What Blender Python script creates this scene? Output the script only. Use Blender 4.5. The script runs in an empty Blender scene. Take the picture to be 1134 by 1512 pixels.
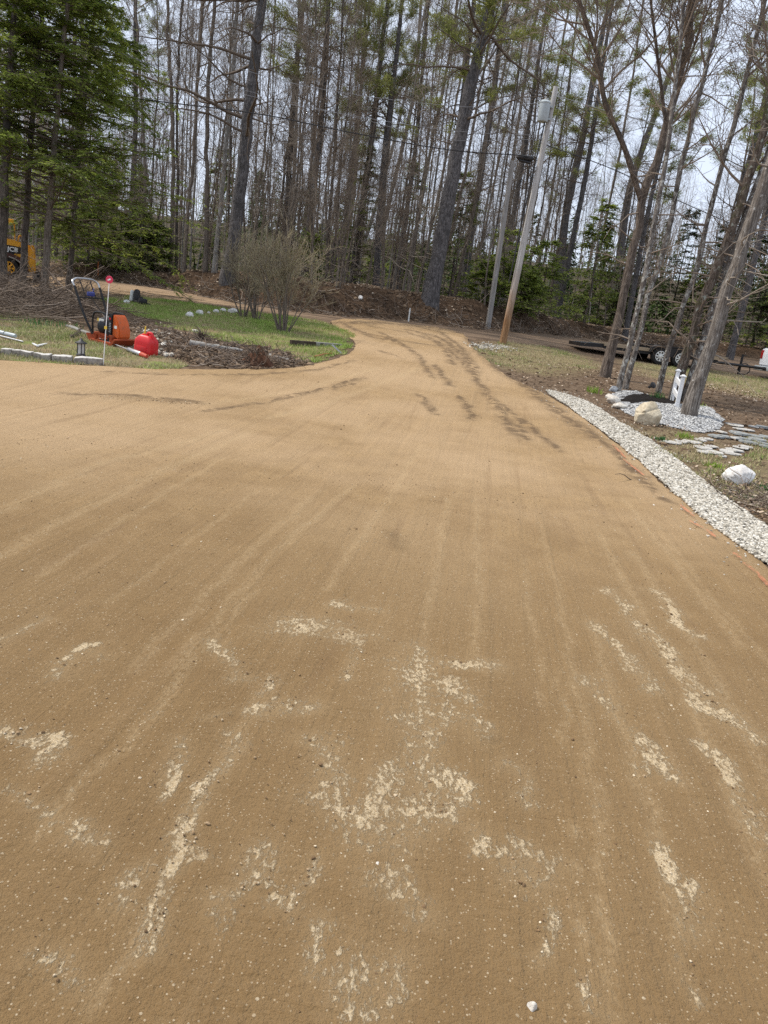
import bpy, bmesh, math, random
import numpy as np
from mathutils import Vector, Matrix

R = math.radians
scene = bpy.context.scene
col = scene.collection

# ------------------------------------------------------------------ camera
PITCH, ROLL, FPX, CW, CH = R(15.0), R(7.2), 1092.0, 1134.0, 1512.0
CAM = np.array([0.0, 0.0, 1.55])
_F = np.array([0, math.cos(PITCH), -math.sin(PITCH)])
_U0 = np.array([0, math.sin(PITCH), math.cos(PITCH)])
_R0 = np.array([1.0, 0, 0])
_CR = math.cos(ROLL) * _R0 + math.sin(ROLL) * _U0
_CU = -math.sin(ROLL) * _R0 + math.cos(ROLL) * _U0

cam_d = bpy.data.cameras.new("camera")
cam_d.sensor_fit = 'VERTICAL'
cam_d.sensor_height = 24.0
cam_d.lens = 24.0 * FPX / CH
cam_d.clip_start = 0.05
cam_d.clip_end = 600
cam = bpy.data.objects.new("camera", cam_d)
cam.matrix_world = Matrix(((_CR[0], _CU[0], -_F[0], CAM[0]), (_CR[1], _CU[1], -_F[1], CAM[1]),
                           (_CR[2], _CU[2], -_F[2], CAM[2]), (0, 0, 0, 1)))
col.objects.link(cam)
scene.camera = cam
scene.render.resolution_x, scene.render.resolution_y = 768, 1024


def ray(px, py):
    d = _F + (px - CW / 2) / FPX * _CR - (py - CH / 2) / FPX * _CU
    return d


# ------------------------------------------------------------------ noise + terrain
def vnoise(x, y, seed=0):
    x = np.asarray(x, float); y = np.asarray(y, float)
    xi = np.floor(x).astype(np.int64); yi = np.floor(y).astype(np.int64)
    fx = x - xi; fy = y - yi
    fx = fx * fx * (3 - 2 * fx); fy = fy * fy * (3 - 2 * fy)

    def h(a, b):
        n = (a * 374761393 + b * 668265263 + seed * 2147483647) & 0xffffffff
        n = ((n ^ (n >> 13)) * 1274126177) & 0xffffffff
        return ((n ^ (n >> 16)) & 0xffff) / 65535.0
    return (h(xi, yi) * (1 - fx) + h(xi + 1, yi) * fx) * (1 - fy) + (h(xi, yi + 1) * (1 - fx) + h(xi + 1, yi + 1) * fx) * fy - 0.5


def fbm(x, y, seed=0, o=3):
    s = 0; a = 1.0
    for i in range(o):
        s = s + a * vnoise(x * 2 ** i, y * 2 ** i, seed + i * 17); a *= 0.5
    return s


def sstep(x, a, b):
    t = np.clip((x - a) / (b - a), 0, 1)
    return t * t * (3 - 2 * t)


_gy = np.linspace(-20, 200, 2201)
_gz = np.interp(_gy, [-20, 7, 9, 11, 14, 18, 24, 28, 34, 45, 60, 80, 110, 150, 200], [0, 0, .06, .18, .42, .70, 1.05, 1.32, 1.55, 1.8, 2.2, 3.8, 9.5, 14, 16])
_k = np.ones(21) / 21
_gz = np.convolve(np.pad(_gz, 10, mode='edge'), _k, mode='valid')


def base_h(x, y):
    x = np.asarray(x, float); y = np.asarray(y, float)
    z = np.interp(y, _gy, _gz)
    z = z - 0.034 * np.clip(x - 3, 0, 9) * sstep(y, 12, 26) 
    return z


def hit(px, py, hf, tmax=130):
    d = ray(px, py)
    t = np.linspace(0.5, tmax, 6000)
    X = CAM[None] + t[:, None] * d[None]
    below = X[:, 2] - hf(X[:, 0], X[:, 1]) < 0
    i = int(np.argmax(below)) if below.any() else len(t) - 1
    lo, hi = t[max(i - 1, 0)], t[i]
    for _ in range(30):
        m = (lo + hi) / 2
        p = CAM + m * d
        if p[2] - hf(p[0], p[1]) < 0: hi = m
        else: lo = m
    return CAM + hi * d


# toe and crest of the bank on the far side of the road
TOE_PX = [(-400, 395), (-100, 402), (60, 408), (150, 413), (250, 428), (350, 447), (430, 459), (500, 466), (600, 474), (700, 486), (780, 492), (860, 499), (1000, 515), (1134, 532), (1500, 577)]
TOE = np.array([hit(a, b, base_h, 60)[:2] for a, b in TOE_PX])
TOE = np.vstack([TOE[0] + [-40, 4], TOE, TOE[-1] + [60, 0]])


def toe_d(x, y):
    """distance beyond the toe line (positive = forest side), measured along y"""
    return np.asarray(y) - np.interp(x, TOE[:, 0], TOE[:, 1])


def H(x, y):
    x = np.asarray(x, float); y = np.asarray(y, float)
    z = base_h(x, y)
    d = toe_d(x, y)
    amp = np.interp(x, [-30, -14, -9, -5, 3, 8, 16], [0.25, 0.45, .75, 1.0, 0.95, 0.75, .6])
    z = z + amp * sstep(d + fbm(x * .7, y * .7, 5) * 1.4, 0.0, 2.6)
    rough = sstep(d, 0.0, 1.0) * (1 - 0.6 * sstep(d, 5, 9))
    z = z + rough * (fbm(x * 1.1, y * 1.1, 3) * 0.22 + fbm(x * 4, y * 4, 8, 2) * 0.07)
    return z


_gc = {}


def G(px, py):
    k = (px, py)
    if k not in _gc: _gc[k] = hit(px, py, H)
    return _gc[k].copy()


def P(px, py, y):
    d = ray(px, py)
    return CAM + d * ((y - CAM[1]) / d[1])


def mpp(y):
    """metres per photo pixel at depth y"""
    return y * math.cos(PITCH) / FPX


# ------------------------------------------------------------------ mesh helpers
def mk_mesh(name, V, faces, attrs=None, smooth=True):
    """faces: list of int arrays (M,k)"""
    me = bpy.data.meshes.new(name)
    V = np.ascontiguousarray(V, dtype=np.float32)
    me.vertices.add(len(V)); me.vertices.foreach_set('co', V.ravel())
    faces = [np.asarray(f, dtype=np.int32) for f in faces if len(f)]
    loops = np.concatenate([f.ravel() for f in faces])
    tot = np.concatenate([np.full(len(f), f.shape[1], np.int32) for f in faces])
    st = np.concatenate([[0], np.cumsum(tot)[:-1]]).astype(np.int32)
    me.loops.add(len(loops)); me.loops.foreach_set('vertex_index', loops)
    me.polygons.add(len(tot)); me.polygons.foreach_set('loop_start', st)
    try: me.polygons.foreach_set('loop_total', tot)
    except Exception: pass
    me.polygons.foreach_set('use_smooth', np.full(len(tot), smooth))
    me.update(calc_edges=True)
    for k, a in (attrs or {}).items():
        at = me.attributes.new(k, 'FLOAT', 'POINT')
        at.data.foreach_set('value', np.ascontiguousarray(a, dtype=np.float32))
    me.validate()
    return me


def obj(name, me, material=None, parent=None, loc=None):
    o = bpy.data.objects.new(name, me)
    col.objects.link(o)
    if material and me is not None and not me.materials: me.materials.append(material)
    if parent is not None: o.parent = parent
    if loc is not None: o.location = loc
    return o


def tag(o, label=None, cat=None, group=None, kind=None):
    if label: o['label'] = label
    if cat: o['category'] = cat
    if group: o['group'] = group
    if kind: o['kind'] = kind
    return o


def empty(name, loc, label, cat, group=None, rotz=0.0):
    o = bpy.data.objects.new(name, None)
    o.empty_display_size = 0.2
    col.objects.link(o)
    o.location = [float(v) for v in loc]; o.rotation_euler = (0, 0, rotz)
    return tag(o, label, cat, group)


def copy_tree(src, kids, loc, rot=(0, 0, 0), sc=1.0, label=None, group=None):
    c = src.copy(); col.objects.link(c)
    c.location = [float(v) for v in loc]; c.rotation_euler = rot; c.scale = (sc, sc, sc)
    if label: c['label'] = label
    if group: c['group'] = group
    for ch in kids:
        d = ch.copy(); col.objects.link(d); d.parent = c
    return c


def norm(v):
    return v / np.maximum(np.linalg.norm(v, axis=-1, keepdims=True), 1e-9)


def tubes(P_, R_, k=6):
    P_ = np.asarray(P_, float); R_ = np.asarray(R_, float)
    if P_.ndim == 2: P_ = P_[None]; R_ = R_[None]
    N, n, _ = P_.shape
    T = norm(np.gradient(P_, axis=1))
    avg = norm(T.mean(1))
    ax = np.where(np.abs(avg[:, 2:3]) > 0.8, np.array([[1.0, 0, 0]]), np.array([[0, 0, 1.0]]))
    u = norm(np.cross(T, ax[:, None, :])); v = np.cross(T, u)
    a = np.arange(k) / k * 2 * np.pi
    ring = P_[:, :, None] + R_[:, :, None, None] * (np.cos(a)[None, None, :, None] * u[:, :, None] + np.sin(a)[None, None, :, None] * v[:, :, None])
    V = ring.reshape(-1, 3)
    idx = np.arange(N * n * k).reshape(N, n, k)
    A = idx[:, :-1, :]; B = idx[:, 1:, :]
    F = np.stack([A, np.roll(A, -1, 2), np.roll(B, -1, 2), B], -1).reshape(-1, 4)
    return V, F


class Acc:
    def __init__(s): s.V = []; s.F3 = []; s.F4 = []; s.n = 0; s.T = []
    def add(s, V, F, tone=0.5):
        F = np.asarray(F)
        if len(F) == 0: return
        (s.F3 if F.shape[1] == 3 else s.F4).append(F + s.n)
        s.V.append(V); s.n += len(V)
        s.T.append(np.broadcast_to(np.asarray(tone, float), (len(V),)))
    def mesh(s, name, smooth=True):
        fs = []
        if s.F4: fs.append(np.vstack(s.F4))
        if s.F3: fs.append(np.vstack(s.F3))
        return mk_mesh(name, np.vstack(s.V), fs, {'tone': np.concatenate(s.T)}, smooth)


# bmesh shapes for built objects
def bm_new(): return bmesh.new()


def _xf(bm, verts, loc, rot):
    M = Matrix.Translation(Vector(loc)) @ rot.to_4x4() if rot is not None else Matrix.Translation(Vector(loc))
    bmesh.ops.transform(bm, matrix=M, verts=verts)


def eul(x=0, y=0, z=0):
    from mathutils import Euler
    return Euler((x, y, z)).to_matrix()


def add_box(bm, c, s, rot=None, bevel=0.0, seg=2, taper=None):
    r = bmesh.ops.create_cube(bm, size=1.0)
    vs = r['verts']
    for v in vs:
        k = 1.0
        if taper and v.co.z > 0: k = taper
        v.co.x *= s[0] * k; v.co.y *= s[1] * k; v.co.z *= s[2]
    if bevel:
        es = list({e for v in vs for e in v.link_edges})
        res = bmesh.ops.bevel(bm, geom=es, offset=bevel, segments=seg, affect='EDGES', profile=0.5)
        vs = list({v for f in res['faces'] for v in f.verts} | {v for v in vs if v.is_valid})
    _xf(bm, vs, c, rot)
    return vs


def add_tube(bm, pts, r, k=8):
    pts = np.array(pts, float)
    rr = np.full(len(pts), r) if np.isscalar(r) else np.array(r, float)
    V, F = tubes(pts, rr, k)
    bv = [bm.verts.new(v) for v in V]
    for f in F: bm.faces.new([bv[i] for i in f])
    bm.faces.new([bv[i] for i in range(k)][::-1]); bm.faces.new([bv[len(V) - k + i] for i in range(k)])
    return bv


def smooth_path(pts, n=16):
    pts = np.array(pts, float)
    t = np.concatenate([[0], np.cumsum(np.linalg.norm(np.diff(pts, axis=0), axis=1))]); t /= t[-1]
    q = np.linspace(0, 1, n)
    out = np.empty((n, 3))
    m = len(pts)
    for j in range(n):
        i = min(np.searchsorted(t, q[j], side='right') - 1, m - 2)
        u = (q[j] - t[i]) / max(t[i + 1] - t[i], 1e-9)
        p0, p1, p2, p3 = pts[max(i - 1, 0)], pts[i], pts[i + 1], pts[min(i + 2, m - 1)]
        out[j] = 0.5 * (2 * p1 + (p2 - p0) * u + (2 * p0 - 5 * p1 + 4 * p2 - p3) * u * u + (3 * p1 - p0 - 3 * p2 + p3) * u ** 3)
    return out


def add_lathe(bm, prof, c=(0, 0, 0), k=20, rot=None, caps=True):
    rings = []
    for (r, z) in prof:
        rings.append([bm.verts.new((r * math.cos(2 * math.pi * i / k), r * math.sin(2 * math.pi * i / k), z)) for i in range(k)])
    for a, b in zip(rings[:-1], rings[1:]):
        for i in range(k): bm.faces.new((a[i], a[(i + 1) % k], b[(i + 1) % k], b[i]))
    if caps and prof[0][0] > 1e-6: bm.faces.new(rings[0][::-1])
    if caps and prof[-1][0] > 1e-6: bm.faces.new(rings[-1])
    vs = [v for rg in rings for v in rg]
    _xf(bm, vs, c, rot)
    return vs


def add_prism(bm, outline, y0, y1):
    """outline in x,z; extruded along y"""
    a = [bm.verts.new((x, y0, z)) for x, z in outline]; b = [bm.verts.new((x, y1, z)) for x, z in outline]
    n = len(outline)
    bm.faces.new(a); bm.faces.new(b[::-1])
    for i in range(n): bm.faces.new((a[i], b[i], b[(i + 1) % n], a[(i + 1) % n]))
    return a + b


def bobj(name, bm, material, parent=None, smooth=False, loc=None, angle=None):
    bmesh.ops.recalc_face_normals(bm, faces=bm.faces[:])
    me = bpy.data.meshes.new(name); bm.to_mesh(me); bm.free()
    if smooth:
        me.polygons.foreach_set('use_smooth', np.full(len(me.polygons), True))
        try: me.set_sharp_from_angle(angle=R(angle or 40))
        except Exception: pass
    return obj(name, me, material, parent, loc)


# ------------------------------------------------------------------ materials
class NT:
    def __init__(s, name):
        s.m = bpy.data.materials.new(name); s.m.use_nodes = True
        s.t = s.m.node_tree; s.b = s.t.nodes['Principled BSDF']; s.out = s.t.nodes['Material Output']
        s.b.inputs['Specular IOR Level'].default_value = 0.2
    def n(s, ty, **kw):
        x = s.t.nodes.new(ty)
        for k, v in kw.items(): setattr(x, k, v)
        return x
    def L(s, a, b): s.t.links.new(a, b)
    def set(s, node, key, v):
        if hasattr(v, 'is_output') : s.L(v, node.inputs[key])
        else: node.inputs[key].default_value = v
    def coord(s, kind='Object', scale=(1, 1, 1), rot=(0, 0, 0)):
        if kind == 'World':
            g = s.n('ShaderNodeNewGeometry').outputs['Position']
        else: g = s.n('ShaderNodeTexCoord').outputs[kind]
        mp = s.n('ShaderNodeMapping'); mp.inputs['Scale'].default_value = scale; mp.inputs['Rotation'].default_value = rot
        s.L(g, mp.inputs[0]); return mp.outputs[0]
    def noise(s, vec, scale=5, detail=4, rough=0.55, dist=0.0):
        x = s.n('ShaderNodeTexNoise'); s.L(vec, x.inputs['Vector'])
        x.inputs['Scale'].default_value = scale; x.inputs['Detail'].default_value = detail; x.inputs['Roughness'].default_value = rough
        x.inputs['Distortion'].default_value = dist
        return x.outputs[0]
    def voro(s, vec, scale=5, feature='F1', out='Distance', rand=1.0):
        x = s.n('ShaderNodeTexVoronoi', feature=feature); s.L(vec, x.inputs['Vector']); x.inputs['Scale'].default_value = scale
        x.inputs['Randomness'].default_value = rand
        return x.outputs[out]
    def ramp(s, fac, a, b, lo=0.0, hi=1.0):
        x = s.n('ShaderNodeMapRange', interpolation_type='SMOOTHSTEP')
        s.L(fac, x.inputs[0]); x.inputs[1].default_value = a; x.inputs[2].default_value = b; x.inputs[3].default_value = lo; x.inputs[4].default_value = hi
        return x.outputs[0]
    def math(s, op, a, b=None, c=None):
        x = s.n('ShaderNodeMath', operation=op)
        for i, v in enumerate((a, b, c)):
            if v is None: continue
            if hasattr(v, 'is_output'): s.L(v, x.inputs[i])
            else: x.inputs[i].default_value = v
        return x.outputs[0]
    def mix(s, fac, a, b, mode='MIX'):
        x = s.n('ShaderNodeMix', data_type='RGBA', blend_type=mode)
        for i, v in ((0, fac), (6, a), (7, b)):
            if hasattr(v, 'is_output'): s.L(v, x.inputs[i])
            elif i == 0: x.inputs[0].default_value = v
            else: x.inputs[i].default_value = (*v, 1.0) if len(v) == 3 else v
        return x.outputs[2]
    def attr(s, name):
        x = s.n('ShaderNodeAttribute'); x.attribute_name = name; return x.outputs['Fac']
    def rnd(s): return s.n('ShaderNodeObjectInfo').outputs['Random']
    def bump(s, h, strength=0.5, dist=0.02, prev=None):
        x = s.n('ShaderNodeBump'); s.L(h, x.inputs['Height']); x.inputs['Strength'].default_value = strength; x.inputs['Distance'].default_value = dist
        if prev is not None: s.L(prev, x.inputs['Normal'])
        return x.outputs[0]
    def fin(s, color, rough=0.9, normal=None, metal=0.0, spec=None):
        s.set(s.b, 'Base Color', color if hasattr(color, 'is_output') else (*color, 1.0))
        s.set(s.b, 'Roughness', rough); s.b.inputs['Metallic'].default_value = metal
        if normal is not None: s.L(normal, s.b.inputs['Normal'])
        if spec is not None: s.b.inputs['Specular IOR Level'].default_value = spec
        return s.m


def m_plain(name, c, rough=0.5, metal=0.0, dirt=0.25, dirtc=(.16, .11, .07), spec=0.4, scale=9):
    t = NT(name); v = t.coord('Object')
    n = t.noise(v, scale, 5, .65)
    f = t.ramp(n, .45, .75, 0, dirt)
    c2 = t.mix(f, c, dirtc)
    r = t.ramp(n, .3, .7, rough * .85, min(1, rough * 1.25))
    return t.fin(c2, r, t.bump(n, .15, .004), metal, spec)


def m_bark(name, c1, c2, c3=None, vs=9.0, hs=34, strength=.7, lichen=0.0, lich_c=(.42, .43, .40), rand=.25):
    t = NT(name)
    v = t.coord('Object', (hs, hs, vs))
    n1 = t.noise(v, 1.0, 5, .65, .4)
    vv = t.voro(t.coord('Object', (hs * .8, hs * .8, vs * .45)), 1.0, 'F1')
    o = t.coord('Object')
    n2 = t.noise(o, 2.2, 5, .65); n4 = t.noise(o, 14, 4, .7)
    c = t.mix(t.ramp(n1, .36, .64), c1, c2)
    c = t.mix(t.ramp(vv, .45, .8, 0, .55), c, tuple(x * .35 for x in c1))
    if c3: c = t.mix(t.ramp(n2, .5, .66), c, c3)
    c = t.mix(t.ramp(n4, .5, .72, 0, .5), c, tuple(x * .55 for x in c1))
    if lichen:
        n3 = t.noise(t.coord('Object', (1.2, 1.2, .8)), 11, 5, .7)
        k = .62 - lichen * .17
        c = t.mix(t.ramp(n3, k, k + .06), c, lich_c)
    c = t.mix(t.math('MULTIPLY', t.rnd(), rand), c, (.06, .052, .045))
    h = t.math('SUBTRACT', n1, t.math('MULTIPLY', vv, .8))
    return t.fin(c, .95, t.bump(h, strength, .03), spec=.1)


def m_leafy(name, dark, light, trans=.25, rand=.4):
    t = NT(name)
    n = t.noise(t.coord('Object'), 1.1, 3)
    a = t.attr('tone')
    f = t.math('ADD', t.math('MULTIPLY', a, .75), t.math('MULTIPLY', t.math('SUBTRACT', n, .5), .9))
    c = t.mix(t.ramp(f, 0.05, .85), dark, light)
    c = t.mix(t.math('MULTIPLY', t.rnd(), rand), c, (.03, .04, .015))
    t.fin(c, .6, spec=.25)
    tr = t.n('ShaderNodeBsdfTranslucent'); t.L(c, tr.inputs[0])
    mx = t.n('ShaderNodeMixShader'); mx.inputs[0].default_value = trans
    t.L(t.b.outputs[0], mx.inputs[1]); t.L(tr.outputs[0], mx.inputs[2]); t.L(mx.outputs[0], t.out.inputs[0])
    return t.m


def m_tone(name, stops, rough=.85, bump=0.3, nscale=40, mixn=.35, spec=.2):
    """colour ramp over the per-vertex 'tone' plus a little noise"""
    t = NT(name)
    v = t.coord('Object'); n = t.noise(v, nscale, 4)
    f = t.math('ADD', t.attr('tone'), t.math('MULTIPLY', t.math('SUBTRACT', n, .5), mixn))
    cr = t.n('ShaderNodeValToRGB'); el = cr.color_ramp.elements
    while len(el) < len(stops): el.new(.5)
    for e, (p, c) in zip(el, stops): e.position = p; e.color = (*c, 1)
    t.L(f, cr.inputs[0])
    return t.fin(cr.outputs[0], rough, t.bump(n, bump, .01), spec=spec)

rng = np.random.default_rng(11)


def px_poly(pts): return np.array([G(a, b)[:2] if not isinstance(a, str) else b for a, b in pts])


def poly_sdf(x, y, poly):
    """signed distance, negative inside"""
    x = np.asarray(x, float); y = np.asarray(y, float)
    d = np.full(x.shape, 1e9); ins = np.zeros(x.shape, bool)
    n = len(poly)
    for i in range(n):
        a = poly[i]; b = poly[(i + 1) % n]
        e = b - a; wx = x - a[0]; wy = y - a[1]
        t = np.clip((wx * e[0] + wy * e[1]) / max(e @ e, 1e-12), 0, 1)
        d = np.minimum(d, (wx - e[0] * t) ** 2 + (wy - e[1] * t) ** 2)
        c = ((a[1] <= y) & (b[1] > y)) | ((b[1] <= y) & (a[1] > y))
        xs = a[0] + (y - a[1]) / np.where(abs(b[1] - a[1]) < 1e-12, 1e-12, b[1] - a[1]) * (b[0] - a[0])
        ins ^= c & (x < xs)
    return np.where(ins, -1, 1) * np.sqrt(d)


def line_d(x, y, pts):
    d = np.full(np.shape(x), 1e9)
    for a, b in zip(pts[:-1], pts[1:]):
        e = b - a; wx = x - a[0]; wy = y - a[1]
        t = np.clip((wx * e[0] + wy * e[1]) / max(e @ e, 1e-12), 0, 1)
        d = np.minimum(d, (wx - e[0] * t) ** 2 + (wy - e[1] * t) ** 2)
    return np.sqrt(d)


def chaikin(p, it=2, closed=True):
    for _ in range(it):
        q = np.roll(p, -1, 0) if closed else p[1:]
        a = p if closed else p[:-1]
        p = np.stack([a * .75 + q * .25, a * .25 + q * .75], 1).reshape(-1, 2)
    return p


def sheet(name, sdf, xs, ys, zoff, material, attrs=None, disp=None, label=None, kind='structure', ramp=.25):
    X, Y = np.meshgrid(xs, ys)
    S = sdf(X, Y)
    ny, nx = X.shape
    idx = np.arange(nx * ny).reshape(ny, nx)
    ins = S < 0
    q = np.stack([idx[:-1, :-1], idx[:-1, 1:], idx[1:, 1:], idx[1:, :-1]], -1).reshape(-1, 4)
    cnt = ins.ravel()[q].sum(1)
    full = q[cnt == 4]
    part = q[(cnt > 0) & (cnt < 4)]
    vx, vy, vs = list(X.ravel()), list(Y.ravel()), S.ravel()
    ex = {}; polys = {3: [], 4: [], 5: [], 6: []}

    def cross(a, b):
        k = (min(a, b), max(a, b))
        if k not in ex:
            t = vs[k[0]] / (vs[k[0]] - vs[k[1]])
            ex[k] = len(vx)
            vx.append(vx[k[0]] + t * (vx[k[1]] - vx[k[0]])); vy.append(vy[k[0]] + t * (vy[k[1]] - vy[k[0]]))
        return ex[k]
    for c in part:
        out = []
        for i in range(4):
            a, b = int(c[i]), int(c[(i + 1) % 4])
            if vs[a] < 0: out.append(a)
            if (vs[a] < 0) != (vs[b] < 0): out.append(cross(a, b))
        if len(out) in polys: polys[len(out)].append(out)
    vx = np.array(vx); vy = np.array(vy)
    used = np.zeros(len(vx), bool); used[full.ravel()] = True
    for k in polys:
        for p in polys[k]: used[p] = True
    mp = np.cumsum(used) - 1
    vx, vy = vx[used], vy[used]
    sd = np.minimum(sdf(vx, vy), 0)
    z = H(vx, vy) + zoff * (0.35 + .65 * sstep(-sd, 0, ramp))
    at = {k: f(vx, vy) for k, f in (attrs or {}).items()}
    if disp is not None: z = z + disp(vx, vy, at)
    at['edge'] = -sd
    fs = [mp[full]] + [mp[np.array(polys[k])] for k in polys if polys[k]]
    o = obj(name, mk_mesh(name, np.stack([vx, vy, z], 1), fs, at), material)
    return tag(o, kind=kind, label=label)


def axis(a, b, f):
    out = [a]
    while out[-1] < b: out.append(out[-1] + f(out[-1]))
    return np.array(out)


# ---------------- region outlines, traced on the terrain
DRIVE = px_poly([(-300, 505), (-100, 525), (0, 533), (150, 541), (250, 546), (340, 547), (400, 546), (445, 543), (485, 534), (515, 524), (528, 512), (515, 497), (500, 486), (482, 474), (520, 470), (600, 478), (660, 486), (688, 494),
                 (695, 512), (716, 532), (740, 552), (770, 568), (800, 580), (840, 604), (880, 632), (926, 668), (970, 706), (1011, 743), (1052, 778), (1097, 812), (1146, 848), (1240, 922), (1410, 1054)])
DRIVE = np.vstack([DRIVE, [[5.5, -3], [-16, -3], [-16, DRIVE[0][1]]]])
DRIVE_S = chaikin(DRIVE, 2)
_road_top = TOE[1:-1] - [0, 0.25]
_road_bot = px_poly([(1500, 600), (1134, 556), (1000, 536), (860, 516), (760, 507), (700, 500), (640, 506), (560, 500), (500, 480), (430, 468), (350, 455), (280, 446), (200, 436), (100, 430), (0, 424), (-200, 418)])
ROAD = np.vstack([_road_top[0] + [-30, 2], _road_top, _road_top[-1] + [40, 0], [[_road_bot[0][0] + 40, _road_bot[0][1]]], _road_bot, [_road_bot[-1] + [-30, 0]]])
ISLAND = chaikin(px_poly([(160, 437), (215, 440), (280, 449), (350, 459), (430, 470), (480, 477), (505, 490), (520, 505), (518, 518), (500, 527), (470, 537), (440, 541), (425, 528), (395, 512), (330, 504), (270, 488), (215, 468), (165, 455)]), 2)
VERGE = chaikin(px_poly([(-300, 470), (-60, 452), (0, 458), (55, 468), (110, 482), (150, 502), (190, 520), (240, 530), (290, 541), (250, 547), (150, 542), (0, 534), (-100, 526), (-300, 505)]), 2)
GSTRIP = chaikin(px_poly([(798, 575), (835, 583), (875, 598), (905, 620), (940, 640), (975, 662), (1010, 690), (1050, 722), (1090, 752), (1134, 782), (1260, 866), (1480, 1005), (1800, 1210), (1730, 1260), (1410, 1054), (1240, 920), (1146, 846), (1097, 810), (1052, 776), (1011, 741), (970, 704), (926, 666), (880, 630), (840, 602)]), 2)
GBED = chaikin(px_poly([(905, 580), (935, 577), (975, 590), (1010, 600), (1045, 600), (1062, 612), (1068, 627), (1050, 637), (1030, 640), (1000, 633), (975, 625), (935, 615), (915, 606), (908, 594)]), 2)
MULCH = chaikin(px_poly([(912, 584), (945, 584), (975, 590), (1002, 596), (1006, 603), (985, 601), (955, 597), (938, 603), (922, 601)]), 2)


def rough_sdf(poly, a1=.06, s1=1.5, a2=.03, s2=7, seed=1):
    return lambda x, y: poly_sdf(x, y, poly) + a1 * 2 * fbm(np.asarray(x) * s1, np.asarray(y) * s1, seed) + a2 * 2 * vnoise(np.asarray(x) * s2, np.asarray(y) * s2, seed + 5)


sd_drive = rough_sdf(DRIVE_S, .035, 1.2, .018, 8, 1)
sd_road = rough_sdf(ROAD, .25, .5, .08, 3, 2)
sd_island = rough_sdf(ISLAND, .26, 1.4, .09, 6, 3)
sd_verge = rough_sdf(VERGE, .10, 1.5, .05, 7, 4)
sd_strip = rough_sdf(GSTRIP, .02, 2, .015, 9, 6)
sd_gbed = rough_sdf(GBED, .05, 2, .04, 8, 7)
sd_mulch = rough_sdf(MULCH, .03, 2, .02, 8, 8)

# ---------------- ground
gx = np.concatenate([-axis(16, 190, lambda v: .3 + (v - 16) * .12)[::-1], axis(-15.9, 15.9, lambda v: .16), axis(16, 190, lambda v: .3 + (v - 16) * .12)])
gy_ = np.concatenate([axis(-12, 4, lambda v: .8), axis(5, 40, lambda v: .16), axis(40.2, 260, lambda v: .3 + (v - 40) * .1)])
gX, gY = np.meshgrid(gx, gy_)
nx, ny = len(gx), len(gy_)
idx = np.arange(nx * ny).reshape(ny, nx)
gF = np.stack([idx[:-1, :-1], idx[:-1, 1:], idx[1:, 1:], idx[1:, :-1]], -1).reshape(-1, 4)
fx, fy = gX.ravel(), gY.ravel()
td = toe_d(fx, fy)
STRAW = [(px_poly([(700, 515), (760, 505), (850, 522), (880, 540), (830, 548), (800, 552), (760, 545), (720, 530)]), 1.0),
         (px_poly([(930, 535), (1060, 548), (1134, 560), (1134, 590), (1060, 575), (960, 556)]), 1.0),
         (px_poly([(1060, 690), (1134, 650), (1134, 760), (1090, 740), (1020, 700)]), .8),
         (px_poly([(925, 632), (960, 640), (1010, 640), (1040, 655), (1060, 690), (1010, 680), (960, 660)]), .8)]
straw = np.zeros(len(fx))
for pl, w in STRAW: straw = np.maximum(straw, w * sstep(-poly_sdf(fx, fy, pl), -.9, .5))
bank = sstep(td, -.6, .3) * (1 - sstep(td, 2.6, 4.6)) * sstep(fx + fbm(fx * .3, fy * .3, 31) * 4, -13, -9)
H_ground = H(fx, fy)
t = NT('soil_and_litter')
v = t.coord('World')
n1 = t.noise(v, .9, 6, .65); n2 = t.noise(v, 7, 6, .7); n3 = t.noise(v, 28, 4, .7)
lit = t.n('ShaderNodeTexVoronoi', feature='F1'); t.L(v, lit.inputs['Vector']); lit.inputs['Scale'].default_value = 15
litc = lit.outputs['Color']
sep = t.n('ShaderNodeSeparateColor'); t.L(litc, sep.inputs[0])
soil = t.mix(t.ramp(n2, .35, .7), (.085, .055, .034), (.19, .13, .085))
soil = t.mix(t.ramp(n1, .4, .65, 0, .6), soil, (.15, .105, .068))
leaf = t.mix(sep.outputs[0], (.12, .075, .045), (.34, .25, .17))
litter = t.mix(t.ramp(t.math('ADD', sep.outputs[1], t.math('MULTIPLY', n1, .6)), .55, .85), soil, leaf)
strawc = t.mix(t.ramp(n3, .3, .7), (.20, .155, .075), (.34, .28, .15))
strawc = t.mix(t.ramp(n2, .52, .7, 0, .7), strawc, (.12, .14, .045))
c = t.mix(t.attr('litter'), soil, litter)
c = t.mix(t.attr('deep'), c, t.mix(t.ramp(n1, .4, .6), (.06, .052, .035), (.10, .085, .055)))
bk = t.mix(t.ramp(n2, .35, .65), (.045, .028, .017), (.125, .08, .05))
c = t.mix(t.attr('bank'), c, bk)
c = t.mix(t.math('MULTIPLY', t.attr('straw'), t.ramp(n2, .33, .58)), c, strawc)
hh = t.math('ADD', t.math('MULTIPLY', n2, 1.0), t.math('MULTIPLY', n3, .5))
hh = t.math('ADD', hh, t.math('MULTIPLY', sep.outputs[0], .3))
M_GROUND = t.fin(c, .97, t.bump(hh, .8, .06), spec=.08)
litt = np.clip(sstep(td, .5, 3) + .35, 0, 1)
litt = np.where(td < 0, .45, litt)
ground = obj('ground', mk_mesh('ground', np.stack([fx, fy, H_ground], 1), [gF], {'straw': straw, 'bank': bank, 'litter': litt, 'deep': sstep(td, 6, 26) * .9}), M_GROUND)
tag(ground, 'brown soil and leaf litter ground rising into the woods', kind='structure')

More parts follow.
